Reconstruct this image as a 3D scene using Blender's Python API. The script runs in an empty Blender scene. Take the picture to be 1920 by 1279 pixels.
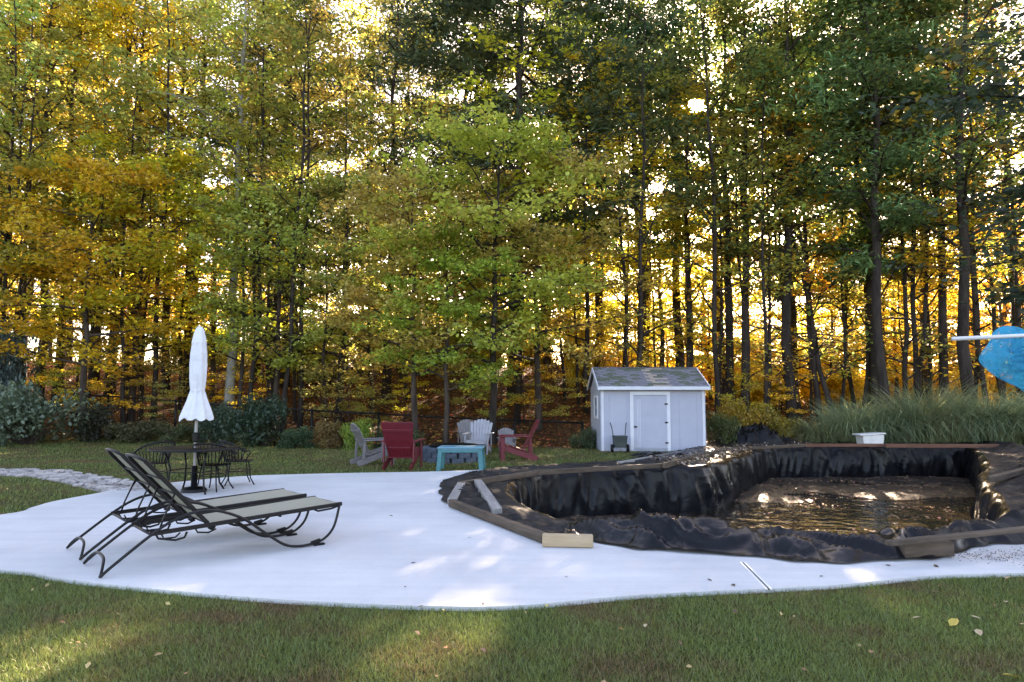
import bpy, bmesh, math, random
import numpy as np
from mathutils import Vector, Matrix, noise
from math import sin, cos, pi, radians, atan, sqrt

# ------------------------------------------------------------------ camera, light
S = bpy.context.scene
F = 1280.0; HOR = 745.0; CH = 1.6
PITCH = atan((HOR-639.5)/F)
cd = bpy.data.cameras.new('camera'); cam = bpy.data.objects.new('camera', cd)
S.collection.objects.link(cam); S.camera = cam
cam.location = (0, 0, CH); cam.rotation_euler = (pi/2+PITCH, 0, 0)
cd.sensor_width = 36; cd.lens = 36*F/1920; cd.clip_end = 2000; cd.clip_start = 0.05

SUN_AZ = atan((1316-960)/F); 
SUN_EL = atan(((HOR-182)/F)*cos(SUN_AZ))
sdir = Vector((sin(SUN_AZ)*cos(SUN_EL), cos(SUN_AZ)*cos(SUN_EL), sin(SUN_EL)))
W = bpy.data.worlds.new('World'); S.world = W; W.use_nodes = True
nt = W.node_tree; nt.nodes.clear()
sky = nt.nodes.new('ShaderNodeTexSky'); sky.sky_type = 'NISHITA'; sky.sun_disc = False
sky.sun_elevation = SUN_EL; sky.sun_rotation = SUN_AZ; sky.air_density = 1.0; sky.dust_density = 2.0; sky.ozone_density = 1.2
bg = nt.nodes.new('ShaderNodeBackground'); bg.inputs[1].default_value = 0.072
nt.links.new(sky.outputs[0], bg.inputs[0])
# the sun's own disc and its small aureole, seen in the sky through the leaves
geo = nt.nodes.new('ShaderNodeTexCoord')
dot = nt.nodes.new('ShaderNodeVectorMath'); dot.operation = 'DOT_PRODUCT'
dot.inputs[1].default_value = sdir
nt.links.new(geo.outputs['Generated'], dot.inputs[0])
mr = nt.nodes.new('ShaderNodeMapRange'); mr.interpolation_type = 'SMOOTHSTEP'
mr.inputs[1].default_value = cos(radians(1.1)); mr.inputs[2].default_value = cos(radians(0.4))
mr.inputs[3].default_value = 0; mr.inputs[4].default_value = 60
nt.links.new(dot.outputs['Value'], mr.inputs[0])
pw = nt.nodes.new('ShaderNodeMath'); pw.operation = 'POWER'; pw.inputs[1].default_value = 500; nt.links.new(dot.outputs['Value'], pw.inputs[0])
am_ = nt.nodes.new('ShaderNodeMath'); am_.operation = 'MULTIPLY_ADD'; am_.inputs[1].default_value = 2.0; nt.links.new(pw.outputs[0], am_.inputs[0]); nt.links.new(mr.outputs[0], am_.inputs[2])
bg2 = nt.nodes.new('ShaderNodeBackground'); bg2.inputs[0].default_value = (1, .93, .78, 1)
nt.links.new(am_.outputs[0], bg2.inputs[1])
ads = nt.nodes.new('ShaderNodeAddShader'); wo = nt.nodes.new('ShaderNodeOutputWorld')
nt.links.new(bg.outputs[0], ads.inputs[0]); nt.links.new(bg2.outputs[0], ads.inputs[1]); nt.links.new(ads.outputs[0], wo.inputs[0])

sl = bpy.data.lights.new('sun', 'SUN'); so = bpy.data.objects.new('sun', sl); S.collection.objects.link(so)
sl.energy = 5.0; sl.angle = radians(0.53); sl.color = (1, .88, .68)
so.rotation_euler = sdir.to_track_quat('Z', 'Y').to_euler()
S.view_settings.view_transform = 'Standard'; S.view_settings.look = 'None'
S.view_settings.exposure = 3.64; S.view_settings.use_white_balance = True; S.view_settings.white_balance_temperature = 7600; S.view_settings.white_balance_tint = 22; S.view_settings.gamma = 1
S.view_settings.use_curve_mapping = False
cy = S.cycles
cy.max_bounces = 8; cy.diffuse_bounces = 4; cy.glossy_bounces = 3; cy.transmission_bounces = 5
cy.caustics_reflective = False; cy.caustics_refractive = False
cy.use_denoising = True; cy.sample_clamp_indirect = 6

# ------------------------------------------------------------------ helpers
C = S.collection
def ray(px, py):
    u = (px-960)/F; v = (639.5-py)/F
    return Vector((u, cos(PITCH)-v*sin(PITCH), sin(PITCH)+v*cos(PITCH)))
def G(px, py, z=0.0):
    r = ray(px, py); t = (z-CH)/r.z
    return Vector((r.x*t, r.y*t, z))
def at(px, py, d):
    r = ray(px, py); t = d/r.y
    return Vector((r.x*t, d, CH+r.z*t))
def X(px, d): return (px-960)/F*d*1.0
def smooth(a, b, x):
    t = min(1, max(0, (x-a)/(b-a))); return t*t*(3-2*t)

def y0(x):
    return 26.0 - 3.5*smooth(-12, -1, x) + 4.0*smooth(6, 12, x)
def T(x, y):
    s = y0(x)
    hgt = 3.3*(1-0.55*smooth(4, 14, x))
    z = hgt*smooth(s-1, s+17, y)*1.0
    z += 0.35*smooth(s-2.5, s+1, y)*smooth(-6, -16, x)
    if y > s: z += 0.35*(noise.noise(Vector((x*.18, y*.18, 3))))*smooth(s, s+4, y)
    z += 7.0*smooth(60, 200, y)
    z += 2*smooth(22, 40, abs(x))*smooth(60, 20, y)*smooth(0, 15, y)
    return z

class MB:
    def __init__(s): s.v = []; s.f = []; s.sm = []
    def add(s, vs, fs, sm=False):
        o = len(s.v); s.v += [tuple(v) for v in vs]
        s.f += [tuple(i+o for i in f) for f in fs]; s.sm += [sm]*len(fs)
    def box(s, c, d, rot=None, taper=1.0, bev=0.0):
        x, y, z = d[0]/2, d[1]/2, d[2]/2
        if bev > 0:
            b = min(bev, x*.9, y*.9, z*.9)
            vs = []
            for sz in (-1, 1):
                for (ax, ay) in ((1, 1), (-1, 1), (-1, -1), (1, -1)):
                    pass
            # chamfered box: 24 verts
            V = []; idx = {}
            for sx in (-1, 1):
                for sy in (-1, 1):
                    for sz in (-1, 1):
                        for k in range(3):
                            p = [sx*(x-b), sy*(y-b), sz*(z-b)]
                            p[k] = (sx*x, sy*y, sz*z)[k]
                            idx[(sx, sy, sz, k)] = len(V); V.append(Vector(p))
            Fs = []
            o4 = ((-1, -1), (1, -1), (1, 1), (-1, 1))
            for sg in (-1, 1):
                Fs.append([idx[(sg, a, b_, 0)] for a, b_ in o4][::sg])
                Fs.append([idx[(b_, sg, a, 1)] for a, b_ in o4][::sg])
                Fs.append([idx[(a, b_, sg, 2)] for a, b_ in o4][::sg])
            for a in (-1, 1):
                for c_ in (-1, 1):
                    for k, (m, n) in enumerate(((1, 2), (0, 2), (0, 1))):
                        def key(t, kk):
                            q = [0, 0, 0]; q[k] = t; q[m] = a; q[n] = c_
                            return idx[(q[0], q[1], q[2], kk)]
                        Fs.append([key(-1, m), key(1, m), key(1, n), key(-1, n)])
                for c_ in (-1, 1):
                    for e in (-1, 1):
                        Fs.append([idx[(a, c_, e, 0)], idx[(a, c_, e, 1)], idx[(a, c_, e, 2)]])
            vs = V; fs = Fs
        else:
            vs = [Vector((sx*x*(taper if sz > 0 else 1), sy*y*(taper if sz > 0 else 1), sz*z)) for sz in (-1, 1) for sx, sy in ((-1, -1), (1, -1), (1, 1), (-1, 1))]
            fs = [(3, 2, 1, 0), (4, 5, 6, 7), (0, 1, 5, 4), (1, 2, 6, 5), (2, 3, 7, 6), (3, 0, 4, 7)]
        if rot is not None: vs = [rot @ v for v in vs]
        c = Vector(c); s.add([v+c for v in vs], fs)
    def beam(s, a, b, w, h, bev=0.0, up=(0, 0, 1)):
        a = Vector(a); b = Vector(b); d = b-a; L = d.length; d.normalize()
        u = Vector(up); r = d.cross(u)
        if r.length < 1e-4: r = d.cross(Vector((0, 1, 0)))
        r.normalize(); u = r.cross(d)
        M = Matrix((d, r*-1, u)).transposed()
        s.box((a+b)/2, (L, w, h), M, bev=bev)
    def tube(s, pts, r, n=8, cap=True, flat=1.0):
        pts = [Vector(p) for p in pts]; m = len(pts)
        rs = r if hasattr(r, '__len__') else [r]*m
        vs = []; fs = []; ref = None
        for i, p in enumerate(pts):
            t = (pts[min(i+1, m-1)]-pts[max(i-1, 0)]).normalized()
            if ref is None:
                ref = Vector((0, 0, 1)) if abs(t.z) < .9 else Vector((1, 0, 0))
            a = t.cross(ref)
            if a.length < 1e-5: a = t.cross(Vector((0, 1, 0)))
            a.normalize(); b = a.cross(t).normalized(); ref = b
            for k in range(n):
                q = 2*pi*k/n
                vs.append(p+a*cos(q)*rs[i]+b*sin(q)*rs[i]*flat)
        for i in range(m-1):
            for k in range(n):
                k2 = (k+1) % n
                fs.append((i*n+k, i*n+k2, (i+1)*n+k2, (i+1)*n+k))
        if cap: fs += [tuple(range(n))[::-1], tuple((m-1)*n+k for k in range(n))]
        s.add(vs, fs, True)
    def lathe(s, prof, n=24, c=(0, 0, 0), fn=None):
        vs = []; fs = []; c = Vector(c); m = len(prof)
        for i, (r, z) in enumerate(prof):
            for k in range(n):
                q = 2*pi*k/n; rr = r if fn is None else fn(r, z, q)
                vs.append(c+Vector((rr*cos(q), rr*sin(q), z)))
        for i in range(m-1):
            for k in range(n):
                k2 = (k+1) % n
                fs.append((i*n+k, i*n+k2, (i+1)*n+k2, (i+1)*n+k))
        s.add(vs, fs, True)
        s.add([vs[k] for k in range(n)], [tuple(range(n))[::-1]]); s.add([vs[(m-1)*n+k] for k in range(n)], [tuple(range(n))])
    def mesh(s, name, mat=None):
        me = bpy.data.meshes.new(name); me.from_pydata(s.v, [], s.f)
        me.polygons.foreach_set('use_smooth', s.sm); 
        if mat: me.materials.append(mat)
        me.update(); return me
    def build(s, name, mat, parent=None, kind=None, label=None):
        return mkobj(name, s.mesh(name, mat), parent, kind, label)

def mkobj(name, me, parent=None, kind=None, label=None):
    o = bpy.data.objects.new(name, me); C.objects.link(o)
    if parent: o.parent = parent
    if kind: o['kind'] = kind
    if label: o['label'] = label
    return o
def tag(o, label, cat, group=None):
    o['label'] = label; o['category'] = cat
    if group: o['group'] = group
    return o
def thing(name, label, cat, loc=(0, 0, 0), rz=0, group=None):
    o = bpy.data.objects.new(name, None); C.objects.link(o); o.empty_display_size = .2
    o.location = loc; o.rotation_euler = (0, 0, rz)
    return tag(o, label, cat, group)
def dup(root, loc, rz=0, label=None, scale=None, color=None):
    r = root.copy(); C.objects.link(r); r.location = loc; r.rotation_euler = (0, 0, rz)
    if scale is not None: r.scale = scale if hasattr(scale, '__len__') else (scale,)*3
    if label: r['label'] = label
    for ch in root.children:
        c = ch.copy(); C.objects.link(c); c.parent = r
        if color: c.color = color
        for g in ch.children:
            d = g.copy(); C.objects.link(d); d.parent = c
    return r

# ------------------------------------------------------------------ materials
def mat(name, col, rough=.6, col2=None, nscale=8, bump=0, bscale=40, spec=.5, metal=0, coord='Object', stretch=(1, 1, 1), detail=6, extra=None):
    m = bpy.data.materials.new(name); m.use_nodes = True; t = m.node_tree
    b = t.nodes['Principled BSDF']; b.inputs['Roughness'].default_value = rough
    b.inputs['Specular IOR Level'].default_value = spec; b.inputs['Metallic'].default_value = metal
    b.inputs['Base Color'].default_value = (*col, 1)
    tc = t.nodes.new('ShaderNodeTexCoord'); mp = t.nodes.new('ShaderNodeMapping'); mp.inputs['Scale'].default_value = stretch
    t.links.new(tc.outputs[coord], mp.inputs[0])
    if col2 is not None:
        n = t.nodes.new('ShaderNodeTexNoise'); n.inputs['Scale'].default_value = nscale; n.inputs['Detail'].default_value = detail
        n.inputs['Roughness'].default_value = .65
        t.links.new(mp.outputs[0], n.inputs[0])
        r = t.nodes.new('ShaderNodeValToRGB'); r.color_ramp.elements[0].position = .34; r.color_ramp.elements[1].position = .66
        r.color_ramp.elements[0].color = (*col, 1); r.color_ramp.elements[1].color = (*col2, 1)
        t.links.new(n.outputs[0], r.inputs[0]); t.links.new(r.outputs[0], b.inputs['Base Color'])
        m['ramp'] = r.name
    if bump:
        n2 = t.nodes.new('ShaderNodeTexNoise'); n2.inputs['Scale'].default_value = bscale; n2.inputs['Detail'].default_value = 6
        t.links.new(mp.outputs[0], n2.inputs[0])
        bp = t.nodes.new('ShaderNodeBump'); bp.inputs['Strength'].default_value = bump; bp.inputs['Distance'].default_value = .02 if bump < .95 else .05
        t.links.new(n2.outputs[0], bp.inputs['Height']); t.links.new(bp.outputs[0], b.inputs['Normal'])
    return m

def leafmat(name, hue=.06, trans=.5, accent=None, accth=.85, val=(.55, 1.35), gloss=.04, fixed=None):
    m = bpy.data.materials.new(name); m.use_nodes = True; t = m.node_tree; t.nodes.clear(); L = t.links.new
    N = lambda k: t.nodes.new(k)
    if fixed:
        oi = N('ShaderNodeRGB'); oi.outputs[0].default_value = (*fixed, 1); base = oi.outputs[0]
    else:
        oi = N('ShaderNodeObjectInfo'); base = oi.outputs['Color']
    at_ = N('ShaderNodeAttribute'); at_.attribute_name = 'lc'
    sp = N('ShaderNodeSeparateXYZ'); L(at_.outputs['Vector'], sp.inputs[0])
    if accent:
        mx = N('ShaderNodeMix'); mx.data_type = 'RGBA'
        th = N('ShaderNodeMapRange'); th.inputs[1].default_value = accth-.08; th.inputs[2].default_value = accth+.08
        L(sp.outputs[2], th.inputs[0]); L(th.outputs[0], mx.inputs[0]); L(base, mx.inputs[6]); mx.inputs[7].default_value = (*accent, 1)
        base = mx.outputs[2]
    hs = N('ShaderNodeHueSaturation')
    mh = N('ShaderNodeMapRange'); mh.inputs[3].default_value = .5-hue/2; mh.inputs[4].default_value = .5+hue/2
    L(sp.outputs[1], mh.inputs[0]); L(mh.outputs[0], hs.inputs['Hue'])
    mv = N('ShaderNodeMapRange'); mv.inputs[3].default_value = val[0]; mv.inputs[4].default_value = val[1]
    L(sp.outputs[0], mv.inputs[0]); L(mv.outputs[0], hs.inputs['Value']); L(base, hs.inputs['Color'])
    d = N('ShaderNodeBsdfDiffuse'); tr = N('ShaderNodeBsdfTranslucent'); g = N('ShaderNodeBsdfGlossy'); g.inputs['Roughness'].default_value = .45
    L(hs.outputs[0], d.inputs[0]); L(hs.outputs[0], tr.inputs[0])
    m1 = N('ShaderNodeMixShader'); m1.inputs[0].default_value = trans; L(d.outputs[0], m1.inputs[1]); L(tr.outputs[0], m1.inputs[2])
    m2 = N('ShaderNodeMixShader'); m2.inputs[0].default_value = gloss; L(m1.outputs[0], m2.inputs[1]); L(g.outputs[0], m2.inputs[2])
    o = N('ShaderNodeOutputMaterial'); L(m2.outputs[0], o.inputs[0])
    return m

M = {}
M['leaf'] = leafmat('autumn leaf', hue=.05, trans=.56, accent=(.78, .45, .05), accth=.96)
M['leaf_plain'] = leafmat('shrub leaf', hue=.04, trans=.35)
M['needle'] = leafmat('pine needle', hue=.03, trans=.2, val=(.5, 1.4))
M['blade'] = leafmat('grass blade', hue=.05, trans=.35, accent=(.20, .15, .06), accth=.8)
M['litter'] = leafmat('fallen leaf', hue=.09, trans=.1, val=(.3, 1.5))
M['bark'] = mat('bark', (.035, .026, .022), .9, (.10, .078, .065), 6, .8, 30, .2, stretch=(1, 1, .18))
M['bark_dark'] = mat('dark bark', (.022, .017, .015), .9, (.06, .047, .04), 6, .8, 30, .2, stretch=(1, 1, .18))
M['bark_pale'] = mat('pale bark', (.16, .15, .13), .9, (.38, .37, .33), 3, .6, 30, .2, stretch=(1, 1, .3))
M['black_metal'] = mat('black metal', (.004, .004, .005), .45, spec=.25)
M['bronze'] = mat('dark bronze frame', (.006, .005, .005), .4, (.010, .008, .008), 20, spec=.3)
M['sling'] = mat('sling fabric', (.26, .25, .18), .8, (.33, .31, .24), 120, .3, 300)
M['canvas'] = mat('white canvas', (.56, .57, .60), .85, (.66, .67, .69), 6, .2, 120)
M['pole'] = mat('pale pole', (.42, .41, .40), .4)
M['red'] = mat('red plastic', (.115, .006, .014), .5, (.14, .009, .018), 5, .05)
M['taupe'] = mat('taupe plastic', (.15, .14, .145), .55, (.19, .175, .18), 6, .05)
M['white_chair'] = mat('pale grey plastic', (.26, .26, .29), .55, (.31, .31, .34), 6, .05)
M['teal'] = mat('teal plastic', (.025, .15, .17), .5, (.03, .18, .20), 5)
M['teal_top'] = mat('pale blue plastic', (.08, .22, .30), .45, (.11, .28, .36), 5)
M['liner'] = None
M['water'] = None

def liner_mat():
    m = mat('black pool liner', (.004, .004, .0055), .3, (.0095, .0095, .011), 2, .55, 5, .2)
    t = m.node_tree; b = t.nodes['Principled BSDF']
    # dusty wear makes the plastic patchily duller
    n = t.nodes.new('ShaderNodeTexNoise'); n.inputs['Scale'].default_value = 1.3; n.inputs['Detail'].default_value = 8
    tc = t.nodes.new('ShaderNodeTexCoord'); t.links.new(tc.outputs['Object'], n.inputs[0])
    hs = None
    for sc_, wt in ((1.3, 1.0), (3.4, .35)):
        nn = t.nodes.new('ShaderNodeTexNoise'); nn.inputs['Scale'].default_value = sc_; nn.inputs['Detail'].default_value = 2; nn.inputs['Distortion'].default_value = .6
        t.links.new(tc.outputs['Object'], nn.inputs[0])
        s1 = t.nodes.new('ShaderNodeMath'); s1.operation = 'SUBTRACT'; s1.inputs[1].default_value = .5; t.links.new(nn.outputs[0], s1.inputs[0])
        s2 = t.nodes.new('ShaderNodeMath'); s2.operation = 'ABSOLUTE'; t.links.new(s1.outputs[0], s2.inputs[0])
        s3 = t.nodes.new('ShaderNodeMath'); s3.operation = 'MULTIPLY_ADD'; s3.inputs[1].default_value = -wt; t.links.new(s2.outputs[0], s3.inputs[0])
        if hs: t.links.new(hs, s3.inputs[2])
        else: s3.inputs[2].default_value = 1
        hs = s3.outputs[0]
    bp = [n_ for n_ in t.nodes if n_.type == 'BUMP'][0]; t.links.new(hs, bp.inputs['Height']); bp.inputs['Strength'].default_value = .8; bp.inputs['Distance'].default_value = .06
    r = t.nodes.new('ShaderNodeMapRange'); r.inputs[1].default_value = .35; r.inputs[2].default_value = .7; r.inputs[3].default_value = .2; r.inputs[4].default_value = .46
    t.links.new(n.outputs[0], r.inputs[0]); t.links.new(r.outputs[0], b.inputs['Roughness'])
    return m
M['liner'] = liner_mat()
def mud_mat():
    m = mat('muddy liner', (.008, .007, .007), .45, (.06, .042, .034), 1.8, .8, 12, .4)
    return m
M['mud'] = mud_mat()
def water_mat():
    m = mat('pond water', (.016, .012, .008), .03, spec=.6)
    t = m.node_tree; b = t.nodes['Principled BSDF']; b.inputs['IOR'].default_value = 1.45
    tc = t.nodes.new('ShaderNodeTexCoord'); n = t.nodes.new('ShaderNodeTexNoise'); n.inputs['Scale'].default_value = 2.2; n.inputs['Detail'].default_value = 4
    t.links.new(tc.outputs['Object'], n.inputs[0])
    bp = t.nodes.new('ShaderNodeBump'); bp.inputs['Strength'].default_value = 1; bp.inputs['Distance'].default_value = .05
    t.links.new(n.outputs[0], bp.inputs['Height']); t.links.new(bp.outputs[0], b.inputs['Normal'])
    return m
M['water'] = water_mat()
M['wood'] = mat('weathered timber', (.06, .045, .034), .85, (.14, .105, .08), 5, .4, 60, .2, stretch=(.3, 3, 3))
M['wood_grey'] = mat('grey timber', (.20, .19, .18), .85, (.34, .32, .30), 5, .4, 60, .2, stretch=(.3, 3, 3))
M['wood_pale'] = mat('fresh cut timber', (.36, .26, .16), .8, (.46, .35, .23), 5, .3, 60, .2, stretch=(.3, 3, 3))
M['wood_red'] = mat('stained timber', (.13, .06, .04), .85, (.2, .10, .07), 5, .4, 60, .2, stretch=(.3, 3, 3))
M['siding'] = mat('blue grey siding', (.36, .38, .47), .7, (.40, .42, .51), 2, .1, 60)
M['trim'] = mat('white trim', (.58, .60, .66), .6, (.64, .66, .72), 5, .05)
M['shingle'] = mat('roof shingle', (.12, .12, .14), .95, (.26, .25, .28), 2.5, .6, 80, .2)
M['shingle_moss'] = mat('mossy shingle', (.07, .085, .06), .95, (.17, .18, .14), 4, .6, 80, .2)
M['shingle_sunlit'] = mat('sunlit shingle', (.30, .25, .21), .95, (.44, .36, .30), 4, .6, 80, .2)  # paler warm tone paints sunlight into the shingle colour
M['stone'] = mat('blue grey block', (.05, .065, .09), .9, (.11, .135, .17), 8, .5, 50, .2)
M['pebble'] = mat('pale stone', (.22, .20, .19), .9, (.46, .43, .41), 3, .3, 50, .2)
M['cart'] = mat('dark green cart', (.02, .035, .035), .5)
M['white_box'] = mat('white plastic', (.62, .62, .62), .5, (.75, .75, .74), 4)
M['net'] = None

def concrete():
    m = mat('broomed concrete', (.47, .47, .475), .85, (.60, .60, .60), .45, .15, 90, .3)
    t = m.node_tree; b = t.nodes['Principled BSDF']; r = t.nodes[m['ramp']]
    tc = t.nodes.new('ShaderNodeTexCoord')
    mp = t.nodes.new('ShaderNodeMapping'); mp.inputs['Rotation'].default_value = (0, 0, radians(-32)); mp.inputs['Scale'].default_value = (.15, 3.0, 1)
    n = t.nodes.new('ShaderNodeTexNoise'); n.inputs['Scale'].default_value = 2.2; n.inputs['Detail'].default_value = 8
    t.links.new(tc.outputs['Object'], mp.inputs[0]); t.links.new(mp.outputs[0], n.inputs[0])
    n2 = t.nodes.new('ShaderNodeTexNoise'); n2.inputs['Scale'].default_value = 25; n2.inputs['Detail'].default_value = 8
    t.links.new(tc.outputs['Object'], n2.inputs[0])
    ad = t.nodes.new('ShaderNodeMath'); ad.operation = 'ADD'; t.links.new(n.outputs[0], ad.inputs[0])
    ml = t.nodes.new('ShaderNodeMath'); ml.operation = 'MULTIPLY'; ml.inputs[1].default_value = .5; t.links.new(n2.outputs[0], ml.inputs[0]); t.links.new(ml.outputs[0], ad.inputs[1])
    mr_ = t.nodes.new('ShaderNodeMapRange'); mr_.inputs[1].default_value = .5; mr_.inputs[2].default_value = 1.0; mr_.inputs[3].default_value = .93; mr_.inputs[4].default_value = 1.04
    t.links.new(ad.outputs[0], mr_.inputs[0])
    hs = t.nodes.new('ShaderNodeHueSaturation'); t.links.new(r.outputs[0], hs.inputs['Color']); t.links.new(mr_.outputs[0], hs.inputs['Value'])
    t.links.new(hs.outputs[0], b.inputs['Base Color'])
    return m
M['concrete'] = concrete()

def ground_mat():
    m = bpy.data.materials.new('ground'); m.use_nodes = True; t = m.node_tree; L = t.links.new; N = lambda k: t.nodes.new(k)
    b = t.nodes['Principled BSDF']; b.inputs['Roughness'].default_value = .95; b.inputs['Specular IOR Level'].default_value = .15
    tc = N('ShaderNodeTexCoord')
    def nz(s, d=6, det=.6):
        n = N('ShaderNodeTexNoise'); n.inputs['Scale'].default_value = s; n.inputs['Detail'].default_value = d; n.inputs['Roughness'].default_value = det; L(tc.outputs['Object'], n.inputs[0]); return n
    def ramp(src, els):
        r = N('ShaderNodeValToRGB'); e = r.color_ramp.elements
        while len(e) < len(els): e.new(.5)
        for i, (p, c) in enumerate(els): e[i].position = p; e[i].color = (*c, 1)
        L(src, r.inputs[0]); return r
    lawn = ramp(nz(.55, 9, .7).outputs[0], [(.3, (.035, .055, .014)), (.45, (.05, .065, .016)), (.55, (.085, .075, .026)), (.7, (.13, .095, .042))])
    lit = ramp(nz(5, 10, .8).outputs[0], [(.3, (.022, .014, .010)), (.48, (.075, .036, .018)), (.6, (.16, .065, .025)), (.75, (.24, .11, .04))])
    a = N('ShaderNodeAttribute'); a.attribute_name = 'litter'
    mx = N('ShaderNodeMix'); mx.data_type = 'RGBA'; L(a.outputs['Fac'], mx.inputs[0]); L(lawn.outputs[0], mx.inputs[6]); L(lit.outputs[0], mx.inputs[7])
    L(mx.outputs[2], b.inputs['Base Color'])
    bp = N('ShaderNodeBump'); bp.inputs['Strength'].default_value = .9; bp.inputs['Distance'].default_value = .05
    L(nz(30, 8, .8).outputs[0], bp.inputs['Height']); L(bp.outputs[0], b.inputs['Normal'])
    return m
M['ground'] = ground_mat()

# ------------------------------------------------------------------ the pool's plan
ST = [  # pit edge pixel, outer edge pixel, heap height
 ((950,925),(818,928),.06), ((965,903),(838,903),.06), ((1000,889),(900,886),.03), ((1100,883),(1000,877),.02),
 ((1230,879),(1170,866),.03), ((1325,875),(1225,857),.08), ((1385,856),(1290,843),.10), ((1437,841),(1335,829),.16),
 ((1520,839),(1500,828),.10), ((1650,839),(1660,831),.03), ((1780,839),(1830,832),.03), ((1825,842),(1900,838),.12),
 ((1852,870),(1990,860),.12), ((1847,905),(2010,890),.24), ((1880,945),(2040,930),.22), ((1880,985),(1990,1012),.26),
 ((1750,1003),(1850,1036),.14), ((1600,1008),(1690,1060),.17), ((1480,1008),(1500,1063),.20), ((1385,1003),(1390,1050),.18),
 ((1250,997),(1250,1045),.27), ((1130,990),(1125,1026),.16), ((1050,980),(1012,1010),.02), ((1000,962),(920,982),.05), ((970,945),(848,953),.06)]
def catmull(P, n):
    P = [np.array(p, float) for p in P]; m = len(P); out = []
    for i in range(m):
        p0, p1, p2, p3 = P[i-1], P[i], P[(i+1) % m], P[(i+2) % m]
        for k in range(n):
            t = k/n
            out.append(.5*((2*p1)+(-p0+p2)*t+(2*p0-5*p1+4*p2-p3)*t*t+(-p0+3*p1-3*p2+p3)*t**3))
    return np.array(out)
NS = 44
ctrl = []
for (a, b, h) in ST:
    A = G(*a); B = G(*b); ctrl.append((A.x, A.y, B.x, B.y, h))
RIM = catmull(ctrl, NS); NR = len(RIM)
pit = RIM[:, :2]; outer = RIM[:, 2:4]; heap = RIM[:, 4]
area = .5*np.sum(pit[:, 0]*np.roll(pit[:, 1], -1)-np.roll(pit[:, 0], -1)*pit[:, 1])
tan = np.roll(pit, -3, 0)-np.roll(pit, 3, 0); tan /= np.linalg.norm(tan, axis=1)[:, None]+1e-9
inn = np.stack([-tan[:, 1], tan[:, 0]], 1)*(1 if area > 0 else -1)
def in_poly(poly, xs, ys):
    r = np.zeros(xs.shape, bool); x1, y1 = poly[-1]
    for x2, y2 in poly:
        c = ((y1 > ys) != (y2 > ys)) & (xs < (x2-x1)*(ys-y1)/((y2-y1) if abs(y2-y1) > 1e-12 else 1e-12)+x1)
        r ^= c; x1, y1 = x2, y2
    return r
mid = pit+(outer-pit)*.30
mid_d = np.linalg.norm(mid-pit, axis=1)

# ------------------------------------------------------------------ ground sheet
def grid_lines(parts):
    out = []
    for a, b, s in parts: out += list(np.arange(a, b, s))
    return np.array(out)
xs = grid_lines([(-600, -60, 60), (-60, -24, 3), (-24, -1.2, .6), (-1.2, 17, .14), (17, 26, .6), (26, 60, 3), (60, 620, 60)])
ys = grid_lines([(-100, 0, 10), (0, 6.5, .5), (6.5, 24, .14), (24, 52, .6), (52, 100, 4), (100, 900, 50)])
XX, YY = np.meshgrid(xs, ys)
ZZ = np.array([[T(x, y) for x in xs] for y in ys])
inside = in_poly(pit[::3], XX, YY)
# widen the hole by one cell under the liner ledge
wide = in_poly((pit+(outer-pit)*np.minimum(.30, .16/np.maximum(mid_d, .05))[:, None])[::3], XX, YY) | inside
ZZ[wide] = -1.7
ny, nx = XX.shape
verts = np.stack([XX, YY, ZZ], -1).reshape(-1, 3)
ii = np.arange((ny-1)*(nx-1)); r_, c_ = ii//(nx-1), ii % (nx-1); q = r_*nx+c_
faces = np.stack([q, q+1, q+nx+1, q+nx], 1)
me = bpy.data.meshes.new('ground'); me.from_pydata(verts.tolist(), [], faces.tolist()); me.materials.append(M['ground'])
me.polygons.foreach_set('use_smooth', [True]*len(me.polygons))
lt = me.attributes.new('litter', 'FLOAT', 'POINT')
litv = [smooth(-1.1, -.5, y-y0(x)+.8*noise.noise(Vector((x*.6, y*.6, 0)))) for x, y in verts[:, :2]]
lt.data.foreach_set('value', litv)
mkobj('ground', me, kind='structure')

# ------------------------------------------------------------------ patio
def line(pts, z): return [G(x, y, z) for x, y in pts]
PZ = .035
far = line([(-420,1010),(0,965),(60,951),(100,940),(180,925),(250,912),(330,904),(450,893),(560,889),(700,886),(800,884.5),(900,881),(1000,879)], PZ)
k3 = 3*NS
seg = [Vector((*(mid[(k3-j) % NR]), PZ)) for j in range(0, 3*NS+9*NS+NS//2, 6)]   # round the pool's left and near side
near = line([(3600,1040),(2500,1060),(1920,1074),(1750,1079),(1600,1094),(1450,1103),(1200,1115),(1000,1133),(850,1137),(600,1128),(400,1114),(200,1095),(100,1082),(0,1068),(-420,1050)], PZ)
def dens(P, n=6):
    A = catmull([P[0]]+P+[P[-1]], n)[n:n*len(P)+1]; return [Vector(a) for a in A[:-(n-1)]] if False else [Vector(a) for a in A]
poly = dens(far, 5)+seg[1:]+[G(2300, 1002, PZ), G(3600, 985, PZ)]+dens(near, 5)
bm = bmesh.new(); vs = [bm.verts.new(v) for v in poly]
f = bm.faces.new(vs); f.normal_update()
if f.normal.z < 0: f.normal_flip()
ex = bmesh.ops.extrude_face_region(bm, geom=[f])
for v in ex['geom']:
    if isinstance(v, bmesh.types.BMVert): v.co.z -= .14
bmesh.ops.triangulate(bm, faces=[f for f in bm.faces if len(f.verts) > 4])
bmesh.ops.recalc_face_normals(bm, faces=bm.faces)
me = bpy.data.meshes.new('patio'); bm.to_mesh(me); me.materials.append(M['concrete'])
patio = mkobj('patio', me, kind='structure')
patio_xy = np.array([(v.x, v.y) for v in poly])
M['joint_light'] = mat('joint strip', (.75, .75, .76), .5)
M['joint_dark'] = mat('joint groove', (.05, .05, .05), .9)
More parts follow.
